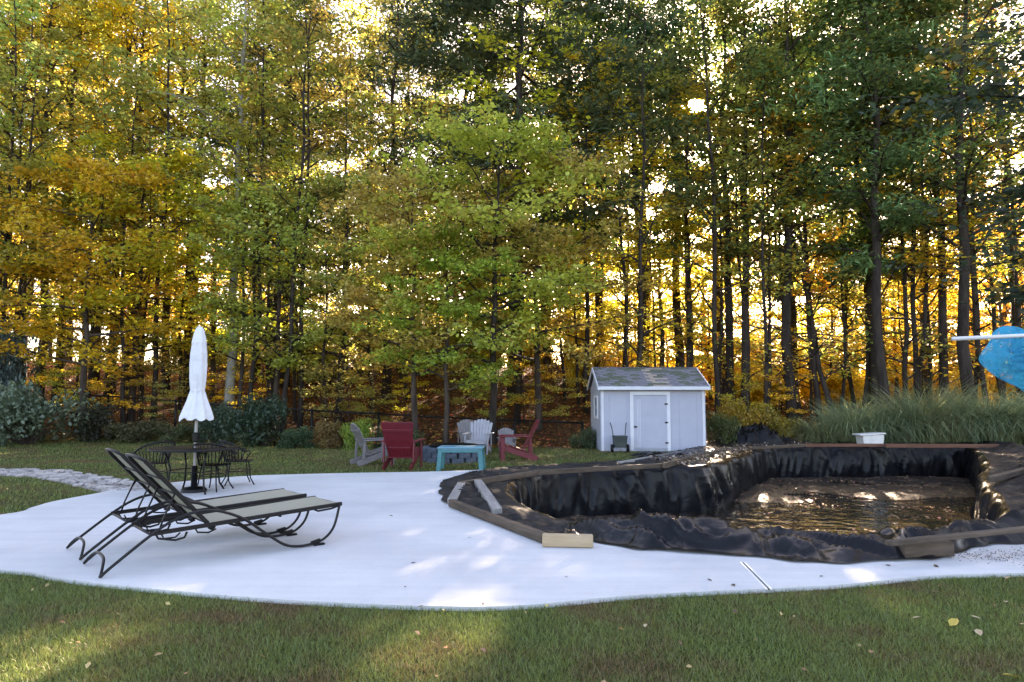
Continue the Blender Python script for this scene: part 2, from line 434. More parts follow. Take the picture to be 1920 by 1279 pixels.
a, b = G(1393, 1055, PZ), G(1442, 1105, PZ); d = (b-a).normalized(); n_ = Vector((-d.y, d.x, 0))
for off, w, mm, zz in ((0, .014, 'joint_dark', .002), (.018, .018, 'joint_light', .003), (-.018, .018, 'joint_light', .003)):
    mb = MB(); mb.beam(a+n_*off+Vector((0, 0, zz-.004)), b+n_*off+Vector((0, 0, zz-.004)), w, .008); mb.build('expansion_joint', M[mm], patio)

# ------------------------------------------------------------------ pool liner, floor, water
def ridged(p, o=3):
    s = 0; a = 1; w = 0
    for k in range(o):
        s += a*(1-abs(noise.noise(p*(2**k)+Vector((7*k, 0, 0)))*2)); w += a; a *= .5
    return s/w
def crease(a, b):
    s = 0; am = 1
    for k in range(5):
        v = noise.noise(Vector((a*1.25*(1.9**k)*(1 if k % 2 else .8), b*1.25*(1.9**k)*(.55 if k % 2 else 1.1), 3.7*k)))
        s += am*(.28-abs(v))*2.2; am *= .58
    return s*.55
liner = thing('pool_liner', 'crumpled black plastic liner draped over the walls and rim of the half dug pool', 'pool liner')
secs = []
arc = np.concatenate([[0], np.cumsum(np.linalg.norm(np.diff(pit, axis=0), axis=1))])
NV = 14; NO = 34
vsx = []; rnd = random.Random(5)
for i in range(NR):
    p = pit[i]; o = outer[i]; h = heap[i]; n2 = inn[i]; u = arc[i]; row = []
    ow = np.linalg.norm(o-p)
    for k in range(NV+1):                       # wall, bottom to rim
        t = k/NV; z = -1.15+t*1.19
        dr = .16*(1-t)+.05*sin(t*pi)
        amp = .09*sin(min(1, t*1.6)*pi*.5)*(1 if t < .97 else .5)
        fold = noise.noise(Vector((u*1.9+.6*noise.noise(Vector((u, z*2, 5))), z*.5, 0)))*amp+ ((.3-abs(noise.noise(Vector((u*1.5+z*.55, z*.25, 2)))))*.26+(.3-abs(noise.noise(Vector((u*3.7-z*.9, z*.3, 7)))))*.11*smooth(.3, -.6, z+.4*noise.noise(Vector((u*.6, 0, 3))))+crease(u*.7-z*.8, z*.8)*.03)*min(1, t*3)*(1 if t < .97 else .4)
        row.append((p[0]+n2[0]*(dr+fold), p[1]+n2[1]*(dr+fold), z+.015*noise.noise(Vector((u*2, 0, 8)))*t))
    for k in range(1, NO+1):                    # ledge and the outer heap
        t = k/NO
        q = p+(o-p)*t
        P3 = Vector((q[0]*2.1, q[1]*2.1, 0))
        wv = Vector((noise.noise(P3*.7), noise.noise(P3*.7+Vector((9, 0, 0))), 0))
        nz = noise.noise(P3*.55+wv*.5)*.5+.5
        tc_ = .62+.14*noise.noise(Vector((u*.8, 4, 0)))
        bump = math.exp(-(abs(t-tc_)/.20)**1.6)
        z = .045+h*bump*(.30+1.3*nz)
        cr = crease(u*.95+wv.x*.9+t*1.9, t*ow*.9-u*.35+wv.y)
        z += cr*(.06+.42*h)*min(1, t*2.5)*(1 if t < .9 else (1-t)/.10)
        wob = (noise.noise(Vector((q[0]*3, q[1]*3, 9)))*.12+noise.noise(Vector((q[0]*1.2, q[1]*1.2, 5)))*.28)*min(1, h*6)*smooth(.6, 1, t)
        q = q+(o-p)/max(ow, .1)*wob
        row.append((q[0], q[1], max(z, .040 if t < .98 else .037)))
    vsx += row
nc = NV+1+NO
fs = []
for i in range(NR):
    j = (i+1) % NR
    for k in range(nc-1): fs.append((i*nc+k, i*nc+k+1, j*nc+k+1, j*nc+k))
me = bpy.data.meshes.new('liner_sheet'); me.from_pydata(vsx, [], fs); me.polygons.foreach_set('use_smooth', [True]*len(fs)); me.materials.append(M['liner']); me.materials.append(mat('dusty liner ledge', (.012, .012, .013), .7, (.045, .04, .038), 2.2, .5, 14, .12))
me.polygons.foreach_set('material_index', [1 if (k > NV and (i < 4.3*NS or i > 21.6*NS or 10.8*NS < i < 15.6*NS)) else 0 for i in range(NR) for k in range(nc-1)])
mkobj('liner_sheet', me, liner)
# floor
gx = np.arange(pit[:, 0].min()-.3, pit[:, 0].max()+.3, .16); gy = np.arange(pit[:, 1].min()-.3, pit[:, 1].max()+.3, .16)
def floor_z(x, y):
    z = -1.06+.14*smooth(14.5, 19, y)+.13*smooth(4.8, 3, x)
    z += .085*noise.noise(Vector((x*.55, y*.9, 1)))+.03*noise.noise(Vector((x*2, y*2, 2)))
    return z
def masked(fn, name, m_, parent=None, kind=None, thr=1.0):
    X2, Y2 = np.meshgrid(gx, gy); ins = in_poly(pit[::3], X2, Y2)
    idx = -np.ones(X2.shape, int); V = []; Fc = []
    for r in range(len(gy)-1):
        for c in range(len(gx)-1):
            if ins[r, c] or ins[r+1, c] or ins[r, c+1] or ins[r+1, c+1]:
                qd = []
                for (a_, b_) in ((r, c), (r, c+1), (r+1, c+1), (r+1, c)):
                    if idx[a_, b_] < 0:
                        idx[a_, b_] = len(V); V.append((gx[b_], gy[a_], fn(gx[b_], gy[a_])))
                    qd.append(int(idx[a_, b_]))
                Fc.append(tuple(qd))
    me = bpy.data.meshes.new(name); me.from_pydata(V, [], Fc); me.polygons.foreach_set('use_smooth', [True]*len(Fc)); me.materials.append(m_)
    return mkobj(name, me, parent, kind)
masked(floor_z, 'liner_floor', M['mud'], liner)
masked(lambda x, y: -.955, 'water', M['water'], kind='structure')

# ------------------------------------------------------------------ leaf-card maker
def set_lc(me, lc):
    a_ = me.attributes.new('lc', 'FLOAT_VECTOR', 'FACE'); a_.data.foreach_set('vector', np.asarray(lc, np.float32).ravel())
def quads_mesh(name, cen, nrm, size, rng, lc, mat_, aspect=.62):
    n = len(cen); nrm = nrm/np.linalg.norm(nrm, axis=1)[:, None]
    r = rng.normal(size=(n, 3)); a = np.cross(nrm, r); a /= np.linalg.norm(a, axis=1)[:, None]+1e-9; b = np.cross(nrm, a)
    s = size[:, None]
    drop = nrm*s*.12
    v = np.stack([cen-a*s*.5-drop, cen+b*s*aspect*.5, cen+a*s*.5-drop, cen-b*s*aspect*.5], 1).reshape(-1, 3)
    me = bpy.data.meshes.new(name)
    me.vertices.add(4*n); me.vertices.foreach_set('co', v.astype(np.float32).ravel())
    me.loops.add(4*n); me.loops.foreach_set('vertex_index', np.arange(4*n, dtype=np.int32))
    me.polygons.add(n); me.polygons.foreach_set('loop_start', np.arange(0, 4*n, 4, dtype=np.int32)); me.polygons.foreach_set('loop_total', np.full(n, 4, np.int32))
    me.update(calc_edges=True); me.materials.append(mat_); set_lc(me, lc)
    return me
def ribbons_mesh(name, roots, tips_dir, length, width, curve, rng, lc, mat_, seg=2):
    """blades: root, unit horizontal dir*lean, length, droop"""
    n = len(roots); side = np.stack([-tips_dir[:, 1], tips_dir[:, 0], np.zeros(n)], 1)
    ln = np.linalg.norm(side, axis=1)[:, None]; side = side/np.maximum(ln, 1e-6)
    rot = rng.uniform(0, pi, n); sd = side*np.cos(rot)[:, None]*1.0+np.stack([side[:, 1], -side[:, 0], np.zeros(n)], 1)*np.sin(rot)[:, None]
    hd = tips_dir/np.maximum(ln, 1e-6)
    rows = []
    P = roots.copy(); ang = ln[:, 0]*1.0
    for k in range(seg+1):
        w = width*(1-(k/seg))**.6 if k < seg else width*.0
        if k < seg: rows.append(P-sd*w[:, None]*.5); rows.append(P+sd*w[:, None]*.5)
        else: rows.append(P.copy())
        st = (length/seg)[:, None]
        P = P+hd*(np.sin(ang)[:, None])*st+np.array([0, 0, 1])*(np.cos(ang)[:, None])*st
        ang = ang+curve/seg
    per = 2*seg+1
    v = np.stack(rows, 1).reshape(-1, 3)
    base = np.arange(n)[:, None]*per
    tri = []; loops = []; starts = []; tot = []
    qs = [np.array([2*k, 2*k+1, 2*k+3, 2*k+2]) for k in range(seg-1)]
    lp = np.concatenate([q_ for q_ in qs]+[np.array([2*seg-2, 2*seg-1, 2*seg])])
    L_ = (base+lp[None, :]).ravel()
    cnt = [4]*(seg-1)+[3]; st0 = np.concatenate([[0], np.cumsum(cnt)[:-1]])
    starts = (np.arange(n)[:, None]*len(lp)+st0[None, :]).ravel(); tot = np.tile(cnt, n)
    me = bpy.data.meshes.new(name)
    me.vertices.add(len(v)); me.vertices.foreach_set('co', v.astype(np.float32).ravel())
    me.loops.add(len(L_)); me.loops.foreach_set('vertex_index', L_.astype(np.int32))
    me.polygons.add(len(starts)); me.polygons.foreach_set('loop_start', starts.astype(np.int32)); me.polygons.foreach_set('loop_total', tot.astype(np.int32))
    me.update(calc_edges=True); me.materials.append(mat_); set_lc(me, np.repeat(lc, seg, axis=0))
    return me

# ------------------------------------------------------------------ trees
def tree_skel(seed, H, cb, R, r0, nl, up=(.35, .8), shape='oval', wob=.02):
    rn = random.Random(seed); tr = MB()
    pts = []; rs = []; ox = oy = 0; n = 12
    for i in range(n+1):
        t = i/n
        if i: ox += rn.uniform(-wob, wob)*H/n*4; oy += rn.uniform(-wob, wob)*H/n*4
        pts.append(Vector((ox, oy, t*H*.96-.25*(i == 0)))); rs.append(max(.012, r0*((1-t)**.8)*(1.25 if i == 0 else 1)))
    tr.tube(pts, rs, 9, True)
    sprays = []
    def pt(t):
        f = t*n; i = min(n-1, int(f)); return pts[i].lerp(pts[i+1], f-i)
    for k in range(nl):
        t = cb+(1-cb)*((k+.5)/nl)**.9; tt = (t-cb)/(1-cb)
        if shape == 'oval': prof = sqrt(max(.08, 1-(abs(tt-.42)/.62)**2))
        elif shape == 'cone': prof = (1-tt)**.75+.08
        else: prof = .55+.45*sin(pi*min(1, tt*1.1))
        az = k*2.4+rn.uniform(-.5, .5); L = R*prof*rn.uniform(.7, 1.12); el = rn.uniform(*up)*(1 if shape != 'cone' else .4)
        b = pt(t*.93); d = Vector((cos(az)*cos(el), sin(az)*cos(el), sin(el)))
        pp = [b]; m = 5; cur = b.copy(); dd = d.copy()
        for j in range(m):
            dd = (dd+Vector((rn.uniform(-.22, .22), rn.uniform(-.22, .22), rn.uniform(-.2, .12)))).normalized(); cur = cur+dd*L/m; pp.append(cur.copy())
        rb = max(.02, r0*.42*(1-t)**.6+.01)
        tr.tube(pp, [rb*(1-.85*j/m) for j in range(m+1)], 5, False)
        for j in range(2, m+1):
            sprays.append((pp[j], .9 if j < m else .75, tt))
            for s2 in (-1, 1):
                a2 = az+s2*rn.uniform(.5, 1.2); l2 = L*rn.uniform(.22, .45)
                e = pp[j]+Vector((cos(a2)*l2, sin(a2)*l2, rn.uniform(-.15, .4)*l2))
                tr.tube([pp[j], (pp[j]+e)/2+Vector((0, 0, .05)), e], [rb*.3, rb*.2, .008], 3, False)
                sprays.append((e, .8, tt)); sprays.append(((pp[j]+e)/2, .7, tt))
    sprays.append((pts[-1], .8, 1))
    return tr, sprays
def crown_mesh(name, seed, sprays, nleaf, size, m_, spread=.48, flat=.28, tilt=.55, needle=False):
    rng = np.random.default_rng(seed); ns = len(sprays)
    c = np.array([s[0] for s in sprays]); w = np.array([s[1] for s in sprays]); keep = rng.uniform(size=ns) > .2
    w = w*keep*rng.uniform(.4, 1.5, ns); idx = rng.choice(ns, nleaf, p=w/w.sum())
    sr = rng.uniform(.7, 1.35, ns)
    u = rng.normal(size=(nleaf, 3)); u /= np.linalg.norm(u, axis=1)[:, None]; u *= (rng.uniform(size=nleaf)**.45)[:, None]
    off = u*np.array([spread, spread, flat])*sr[idx][:, None]
    off[:, 2] -= .25*(off[:, 0]**2+off[:, 1]**2)
    cen = c[idx]+off
    nr = np.stack([rng.normal(size=nleaf)*tilt, rng.normal(size=nleaf)*tilt, np.ones(nleaf)], 1)
    sp = rng.uniform(size=ns)
    lc = np.stack([rng.uniform(size=nleaf), np.clip(sp[idx]*.6+rng.uniform(size=nleaf)*.4, 0, 1), np.clip(sp[(idx*7) % ns]*.9+rng.uniform(size=nleaf)*.1, 0, 1)], 1)
    sz = rng.uniform(.7, 1.25, nleaf)*size
    return quads_mesh(name, cen, nr, sz, rng, lc, m_, aspect=.19 if needle else .68)

WHITE = (1, 1, 1, 1)
P = {}     # prototypes: list of (trunk mesh, crown mesh)
def proto(key, seed, H, cb, R, r0, nl, nleaf, size, leafm='leaf', bark='bark', **kw):
    ck = {k: kw.pop(k) for k in list(kw) if k in ('spread', 'flat', 'tilt', 'needle')}
    tr, sp = tree_skel(seed, H, cb, R, r0, nl, **kw)
    P.setdefault(key, []).append((tr.mesh('trunk', M[bark]), crown_mesh('crown', seed, sp, nleaf, size, M[leafm], **ck)))
for s in range(4): proto('tall', 10+s, 22, .34, 3.3, .20, 34, 8500, .165, bark='bark_dark')
for s in range(3): proto('maple', 30+s, 10, .20, 3.3, .12, 30, 10500, .145, shape='oval', up=(.05, .5), flat=.16)
for s in range(2): proto('fullmaple', 130+s, 10, .24, 3.4, .12, 34, 12500, .15, shape='oval', up=(.05, .55), flat=.22, spread=.42, tilt=.75)
for s in range(2): proto('pine', 50+s, 22, .28, 3.6, .22, 40, 25000, .34, leafm='needle', bark='bark_dark', shape='x', up=(-.05, .35), needle=True, tilt=1.2, spread=.8, flat=.35)
for s in range(3): proto('thin', 70+s, 15, .12, 1.7, .075, 24, 2600, .15, bark='bark_dark', flat=.16, spread=.38)
for s in range(2): proto('sapling', 90+s, 5, .18, 1.5, .03, 16, 2600, .13, bark='bark', flat=.12, spread=.4, up=(0, .4))

YEL = (.82, .67, .07, 1); GOLD = (.84, .60, .05, 1); GRN = (.26, .32, .08, 1); YGR = (.54, .54, .12, 1); ORG = (.7, .28, .03, 1); DGR = (.15, .21, .07, 1)
OLV = (.42, .38, .08, 1); PINE = (.075, .12, .065, 1); BRN = (.2, .11, .04, 1)
rng0 = random.Random(77)
def tree(kind, x, y, sc, col, label, group=None, rz=None, sx=1, vi=None, lean=(0, 0), bark=None, name=None, ck=1, zoff=0):
    v = P[kind][rng0.randrange(len(P[kind])) if vi is None else vi]
    nm = name or {'tall': 'forest_tree', 'maple': 'maple_tree', 'fullmaple': 'maple_tree', 'pine': 'pine_tree', 'thin': 'slender_tree', 'sapling': 'sapling'}[kind]
    cat = 'tree'
    t = thing(nm, label, cat, (x, y, T(x, y)-.05+zoff), rng0.uniform(0, 6.28) if rz is None else rz, group)
    t.scale = (sc*sx, sc*sx, sc)
    if lean != (0, 0): t.rotation_euler = (lean[0], lean[1], 0)
    a = mkobj('trunk', v[0], t)
    if bark: a.material_slots[0].link = 'OBJECT'; a.material_slots[0].material = M[bark]
    if ck:
        b = mkobj('crown', v[1], t); j = [1+rng0.uniform(-.18, .18) for _ in range(3)]
        b.color = (col[0]*j[0], col[1]*j[1], col[2]*j[2], 1)
    return t

# feature trees: (kind, px, depth, scale, colour, label, extras)
FT = [
 ('maple', 925, 23.0, 1.16, (.58, .51, .10, 1), 'broad green maple with yellowing tips left of the shed, nearest in the row', dict(sx=1.0, bark='bark_dark')),
 ('maple', 780, 23.6, 1.0, YGR, 'green and yellow maple behind the red chair seen from behind', dict(sx=1.0)),
 ('maple', 838, 22.8, .80, (.52, .49, .10, 1), 'small bushy green maple behind the teal table', dict(sx=1.0)),
 ('maple', 1010, 25.5, 1.15, YGR, 'green maple standing behind the red chair seen from the side', {}),
 ('maple', 160, 25.6, 1.15, (.84, .50, .04, 1), 'golden orange maple above the dark shrubs at the left', dict(sx=1.0, bark='bark')),
 ('maple', 250, 28.0, 1.25, YEL, 'yellow maple behind the closed patio umbrella', {}),
 ('maple', 30, 27.5, 1.25, OLV, 'olive brown maple at the far left of the woods', {}),
 ('maple', 520, 27.0, 1.05, YGR, 'pale yellow green maple right of the white umbrella', {}),
 ('maple', 640, 28.0, 1.1, YGR, 'light green maple over the leaf covered slope', {}),
 ('tall', 432, 28.0, 1.05, YGR, 'tall tree with a pale lichen grey trunk behind the umbrella', dict(bark='bark_pale', vi=0)),
 ('pine', 965, 29.0, 1.05, PINE, 'dense dark pine high above the green maple in the middle', dict(sx=1.4)),
 ('pine', 1200, 32.0, 1.05, PINE, 'dark pine rising behind the shed, just left of the sun', {}),
 ('tall', 1395, 27.5, .95, OLV, 'thick forked tree behind the right end of the shed', {}),
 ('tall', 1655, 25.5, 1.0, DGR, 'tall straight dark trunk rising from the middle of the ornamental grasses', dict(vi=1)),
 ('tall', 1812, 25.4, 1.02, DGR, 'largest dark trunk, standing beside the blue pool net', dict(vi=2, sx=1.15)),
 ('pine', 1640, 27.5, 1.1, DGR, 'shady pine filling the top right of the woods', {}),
 ('pine', 1480, 33, 1.0, PINE, 'blue green pine right of the sun', {}),
]
for kind, px, d, sc, col, lab, ex in FT:
    kind = 'fullmaple' if kind == 'maple' else kind
    tree(kind, X(px, d), d, sc, col, lab, **ex)
# near tree whose leaves hang into the top right corner
tree('maple', 11.0, 11.5, 1.15, (.06, .08, .05, 1), 'near tree at the right edge hanging dark grey green leaves into the corner', bark='bark_dark')

LM = [(-100, 'at the left edge'), (60, 'behind the large grey shrub'), (190, 'left of the umbrella'), (363, 'behind the umbrella'), (470, 'behind the rhododendron'), (600, 'right of the rhododendron'), (690, 'behind the taupe chair'), (760, 'behind the nearest red chair'), (840, 'behind the fire pit'), (905, 'behind the pale grey chair'), (985, 'behind the side view red chair'), (1075, 'left of the shed'), (1170, 'behind the shed left half'), (1270, 'behind the shed right half'), (1370, 'right of the shed'), (1450, 'behind the liner heap'), (1545, 'behind the leftmost tall grass'), (1640, 'behind the white box'), (1735, 'right of the white box'), (1815, 'beside the largest trunk'), (1900, 'behind the blue net'), (2030, 'past the right edge')]
USED = {}
def uniq(word, colname, px, tail=''):
    w = min(LM, key=lambda q: abs(q[0]-px))[1]; lab = '%s with %s leaves %s%s' % (word, colname, w, tail)
    n = USED[lab] = USED.get(lab, 0)+1
    return lab if n == 1 else lab+(', the second' if n == 2 else ', the third')
REG = lambda px: 'behind the umbrella and black table' if px < 500 else 'behind the coloured garden chairs' if px < 1060 else 'behind the shed' if px < 1420 else 'behind the ornamental grasses'
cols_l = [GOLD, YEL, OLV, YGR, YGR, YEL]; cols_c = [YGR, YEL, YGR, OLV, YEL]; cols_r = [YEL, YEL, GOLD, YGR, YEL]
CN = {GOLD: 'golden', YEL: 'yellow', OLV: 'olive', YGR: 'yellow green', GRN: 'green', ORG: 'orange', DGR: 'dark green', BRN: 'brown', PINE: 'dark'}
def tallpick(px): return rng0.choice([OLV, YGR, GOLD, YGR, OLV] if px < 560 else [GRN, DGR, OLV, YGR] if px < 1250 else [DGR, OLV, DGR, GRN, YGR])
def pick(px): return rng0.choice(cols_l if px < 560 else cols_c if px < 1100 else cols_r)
def fill(kind, n, d0, d1, smin, smax, word, pxr=(-150, 2070), colf=pick):
    for k in range(n):
        px = pxr[0]+(pxr[1]-pxr[0])*((k+rng0.uniform(.1, .9))/n); d = rng0.uniform(d0, d1); col = colf(px)
        x = X(px, d)
        if kind == 'thin' and d < 29.5 and 700 < px < 1090: px = px-330 if px < 895 else px+330; x = X(px, d); lab = None
        if abs(px-1215) < 130 and d < 25.5: d = 26+rng0.random()*2; x = X(px, d)
        lab = uniq(word, CN[col], px)
        tree(kind, x, max(d, y0(x)+.8), rng0.uniform(smin, smax), col, lab, 'woods behind the fence, %s' % word)
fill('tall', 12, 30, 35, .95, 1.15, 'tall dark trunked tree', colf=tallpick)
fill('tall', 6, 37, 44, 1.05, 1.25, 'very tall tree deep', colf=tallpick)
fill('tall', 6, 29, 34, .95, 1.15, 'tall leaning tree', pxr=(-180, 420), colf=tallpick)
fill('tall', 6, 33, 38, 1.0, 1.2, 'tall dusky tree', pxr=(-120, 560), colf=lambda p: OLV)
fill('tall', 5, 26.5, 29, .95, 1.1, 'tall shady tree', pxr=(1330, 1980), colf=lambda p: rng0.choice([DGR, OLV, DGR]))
fill('maple', 9, 31, 36, .9, 1.15, 'spreading maple')
fill('maple', 12, 33, 46, .6, .85, 'low bushy maple', pxr=(1050, 2060), colf=lambda p: rng0.choice([YEL, YEL, GOLD]))
fill('maple', 14, 40, 47, .9, 1.3, 'sunlit maple deep')
fill('maple', 20, 47, 54, 1.1, 1.5, 'far maple', colf=lambda p: rng0.choice([YEL, GOLD, YEL, YGR]))
fill('sapling', 24, 32, 46, .9, 1.6, 'bright sapling deep', pxr=(450, 2000))
fill('thin', 20, 26, 31, .7, 1.1, 'slender understory tree')
fill('thin', 26, 24.5, 29, 1.0, 1.5, 'tall thin trunked tree', colf=tallpick)
fill('thin', 14, 32, 42, .9, 1.2, 'slender tree deep')
fill('sapling', 16, 24.5, 29, .5, .95, 'low sapling', pxr=(560, 1500))
fill('sapling', 10, 25.5, 30, .5, 1.0, 'low sapling', pxr=(-50, 500))
fill('pine', 5, 34, 40, .95, 1.1, 'tall pine', pxr=(500, 1300), colf=lambda p: PINE)
# bare slender trunks one can pick out on the right
for px, d, sc, ln in [(1500,29,.9,-.04),(1530,27.5,.9,-.10),(1565,27,1.0,-.12),(1600,30,.9,.0),(1622,28,.9,.03),(1690,27.5,1.0,-.03),(1708,27.6,.95,.05),(1745,29,.9,-.02),(1850,27,1.0,0),(1880,29,1.0,.02),(1300,29,.9,-.03),(1180,28,.9,.02),(970,26.5,1.1,0),(1100,28,1.0,0)]:
    tree('thin', X(px, d), d, sc*1.15, pick(px), uniq('slim dark trunk', 'sparse', px), 'slim dark trunks', lean=(0, ln), bark='bark_dark', sx=1.3, name='slim_tree')
EXTRA_SHRUBS = True
# unseen trees added beyond either side of the frame to block sidelight
for x, y in [(-24,20),(-27,14),(-23,9),(25,19),(22,13),(24,8),(-26,25),(26,25)]:
    tree('tall', x, y, 1.0, OLV, 'tall tree at the %s side of the yard, unseen, added for shading' % ('left' if x < 0 else 'right'), 'side trees')

# ------------------------------------------------------------------ leaf litter
def scatter(name, pts, size, cols_mat, seed, label=None, cat=None, zoff=.02, color=(.2, .1, .03, 1), tilt=.5):
    rng = np.random.default_rng(seed); n = len(pts)
    nr = np.stack([rng.normal(size=n)*tilt, rng.normal(size=n)*tilt, np.ones(n)], 1)
    me = quads_mesh(name, np.array(pts)+np.array([0, 0, zoff]), nr, rng.uniform(.6, 1.3, n)*size, rng, rng.uniform(size=(n, 3)), cols_mat)
    o = mkobj(name, me, kind='stuff'); o.color = color
    if label: tag(o, label, cat)
    return o
rl = random.Random(8)
pts = []
for k in range(26000):
    y = rl.uniform(22, 42); x = rl.uniform(-.85, .85)*y
    if y > y0(x)-.6: pts.append((x, y, T(x, y)))
scatter('leaf_litter', pts, .17, M['litter'], 1, 'rust brown fallen leaves covering the slope under the trees', 'fallen leaves', color=(.42, .17, .05, 1))
pts = []
while len(pts) < 1500:
    i = rl.randrange(NR); t = rl.random()
    if not (4.4*NS < i < 8*NS): continue
    q = pit[i]+(outer[i]-pit[i])*t*.8; pts.append((q[0], q[1], .06+.08*rl.random()))
scatter('leaf_litter', pts, .075, M['litter'], 2, 'pale dry leaves and dirt caught on the back left pool rim', 'fallen leaves', color=(.36, .27, .2, 1))
pts = []
for k in range(16000):
    x = rl.uniform(gx[0], gx[-1]); y = rl.uniform(gy[0], gy[-1])
    z = floor_z(x, y)
    w = noise.noise(Vector((x*.5, y*1.1, 12)))
    if z > -.965 and w > -.25: pts.append((x, y, max(z, -.955)))
    elif w > .12 and rl.random() < .6: pts.append((x, y, -.955))
ins = in_poly(pit[::3], np.array([p_[0] for p_ in pts]), np.array([p_[1] for p_ in pts]))
pts = [p_ for p_, b_ in zip(pts, ins) if b_]
scatter('leaf_litter', pts, .085, M['litter'], 3, 'brown leaves floating and stuck on the pool floor', 'fallen leaves', color=(.44, .28, .17, 1), zoff=.006, tilt=.15)
pts = []
for k in range(800):
    px_ = 1990-220*rl.random()**1.0; p_ = G(px_, rl.gauss(1040+(px_-1770)*.03, 3+(px_-1770)*.035), PZ); pts.append(p_)
scatter('leaf_litter', pts, .015, M['litter'], 4, 'crumbled leaves and soil along the patio edge at the right', 'fallen leaves', color=(.14, .10, .08, 1), zoff=.008)

# ------------------------------------------------------------------ lawn grass
def lawn(name, n, yr, length, width, seed, label):
    rng = np.random.default_rng(seed)
    y = rng.uniform(yr[0], yr[1], n*2); x = rng.uniform(-1.05, 1.05, n*2)*(y+.5)
    ok = ~in_poly(patio_xy, x, y) & ~in_poly(outer[::4], x, y)
    pth = in_poly(PATH, x, y)
    ok &= ~pth; x = x[ok][:n]; y = y[ok][:n]; n = len(x)
    yb = np.array([y0(a) for a in x]); k = y < yb-.4; x = x[k]; y = y[k]; n = len(x)
    z = np.array([T(a, b) for a, b in zip(x, y)])
    az = rng.uniform(0, 2*pi, n); lean = rng.uniform(.1, .9, n)
    dirs = np.stack([np.cos(az)*lean, np.sin(az)*lean, np.zeros(n)], 1)
    patch = np.array([noise.noise(Vector((a*.9, b*.9, 0)))+.6*noise.noise(Vector((a*3.2, b*3.2, 3))) for a, b in zip(x, y)])
    L = length*rng.uniform(.5, 1.3, n)*(1-.25*np.clip(patch, 0, 1))
    lc = np.stack([rng.uniform(size=n), np.clip(.5-patch*.5+rng.normal(size=n)*.15, 0, 1), np.clip(.6+patch*.85+rng.normal(size=n)*.2, 0, 1)], 1)
    me = ribbons_mesh(name, np.stack([x, y, z-.005], 1), dirs, L, np.full(n, width), rng.uniform(.2, 1.2, n), rng, lc, M['blade'])
    o = mkobj(name, me, kind='stuff'); o.color = (.175, .22, .055, 1); tag(o, label, 'grass'); return o
PATH = np.array([(G(x, y).x, G(x, y).y) for x, y in [(-300,872),(0,880),(120,884),(230,901),(310,912),(250,925),(200,927),(120,907),(60,896),(0,893),(-300,886)]])
lawn('lawn_grass', 255000, (3.1, 7.5), .05, .0045, 1, 'short green lawn with dry straw patches in front of the patio')
lawn('lawn_grass', 140000, (7.5, 26), .06, .012, 2, 'mown green lawn between the patio and the planting bed')

pts = []
while len(pts) < 220:
    x, y = rl.uniform(-9, 9), rl.uniform(3.2, 22)
    if abs(x) < .8*y and not in_poly(np.concatenate([patio_xy]), np.array([x]), np.array([y]))[0] and not in_poly(outer[::4], np.array([x]), np.array([y]))[0] and noise.noise(Vector((x*.3, y*.3, 5)))+.25*(x/9) > -.05: pts.append((x, y, .04))
scatter('lawn_litter', pts, .045, M['litter'], 6, 'small brown and tan leaves sprinkled over the lawn', 'fallen leaves', color=(.34, .22, .10, 1))

# stone path
bm = MB(); bm.add([(p_[0], p_[1], .006) for p_ in PATH], [tuple(range(len(PATH)))]); path = bm.build('stone_path', mat('path grit', (.16, .14, .13), .95, (.28, .25, .23), 14, .5, 60), kind='structure')
mb = MB(); k = 0
while k < 700:
    x = rl.uniform(PATH[:, 0].min(), PATH[:, 0].max()); y = rl.uniform(PATH[:, 1].min(), PATH[:, 1].max())
    if not in_poly(PATH, np.array([x]), np.array([y]))[0]: continue
    k += 1; s = rl.uniform(.05, .12)
    mb.box((x, y, .02), (s*1.5, s, s*.5), Matrix.Rotation(rl.uniform(0, 3), 3, 'Z') @ Matrix.Rotation(rl.uniform(-.3, .3), 3, 'X'), bev=s*.15)
mb.build('pebble_bed', M['pebble'], path, kind='stuff')

# ------------------------------------------------------------------ shrubs
def shrub_meshes(seed, n, size, stems=9, R=1.0, H=1.0, leafm='leaf_plain', lumps=26):
    rn = random.Random(seed); rng = np.random.default_rng(seed); mb = MB(); c = []
    for k in range(lumps):
        a = rn.uniform(0, 6.28); rr = R*rn.uniform(.1, .85); z = H*rn.uniform(.15, .9)*(1-.35*(rr/R)**2)
        p_ = Vector((cos(a)*rr, sin(a)*rr, z)); c.append((p_, 1, .5))
        mb.tube([(cos(a)*.05, sin(a)*.05, 0), p_*.5+Vector((0, 0, .05)), p_], [.02*R, .012*R, .005], 4, False)
    return mb.mesh('stem', M['bark']), crown_mesh('foliage', seed, c, n, size, M[leafm], spread=.36*R, flat=.24*H, tilt=.9)
SH = [shrub_meshes(201+k, 5200, .075) for k in range(3)]
def shrub(px, py, d, w, h, col, label, name='shrub', vi=0, group=None):
    x = X(px, d); t = thing(name, label, 'shrub', (x, d, T(x, d)-.02), rl.uniform(0, 6), group); t.scale = (w/2, w/2, h)
    mkobj('stem', SH[vi][0], t); f_ = mkobj('foliage', SH[vi][1], t); f_.color = col
    return t
shrub(60, 0, 23.5, 3.6, 2.3, (.17, .23, .15, 1), 'large pale grey green shrub at the left edge of the lawn', vi=0)
shrub(5, 0, 25.5, 2.4, 4.0, (.06, .10, .10, 1), 'dark blue spruce like shrub rising behind the large grey shrub', vi=1)
shrub(180, 0, 24.5, 1.6, 1.35, (.05, .055, .03, 1), 'dark shrub with red mulch beneath, left of the fence post', vi=1)
shrub(270, 0, 24.6, 2.2, .8, (.12, .12, .06, 1), 'low olive grey plants below the fence at the left', vi=2)
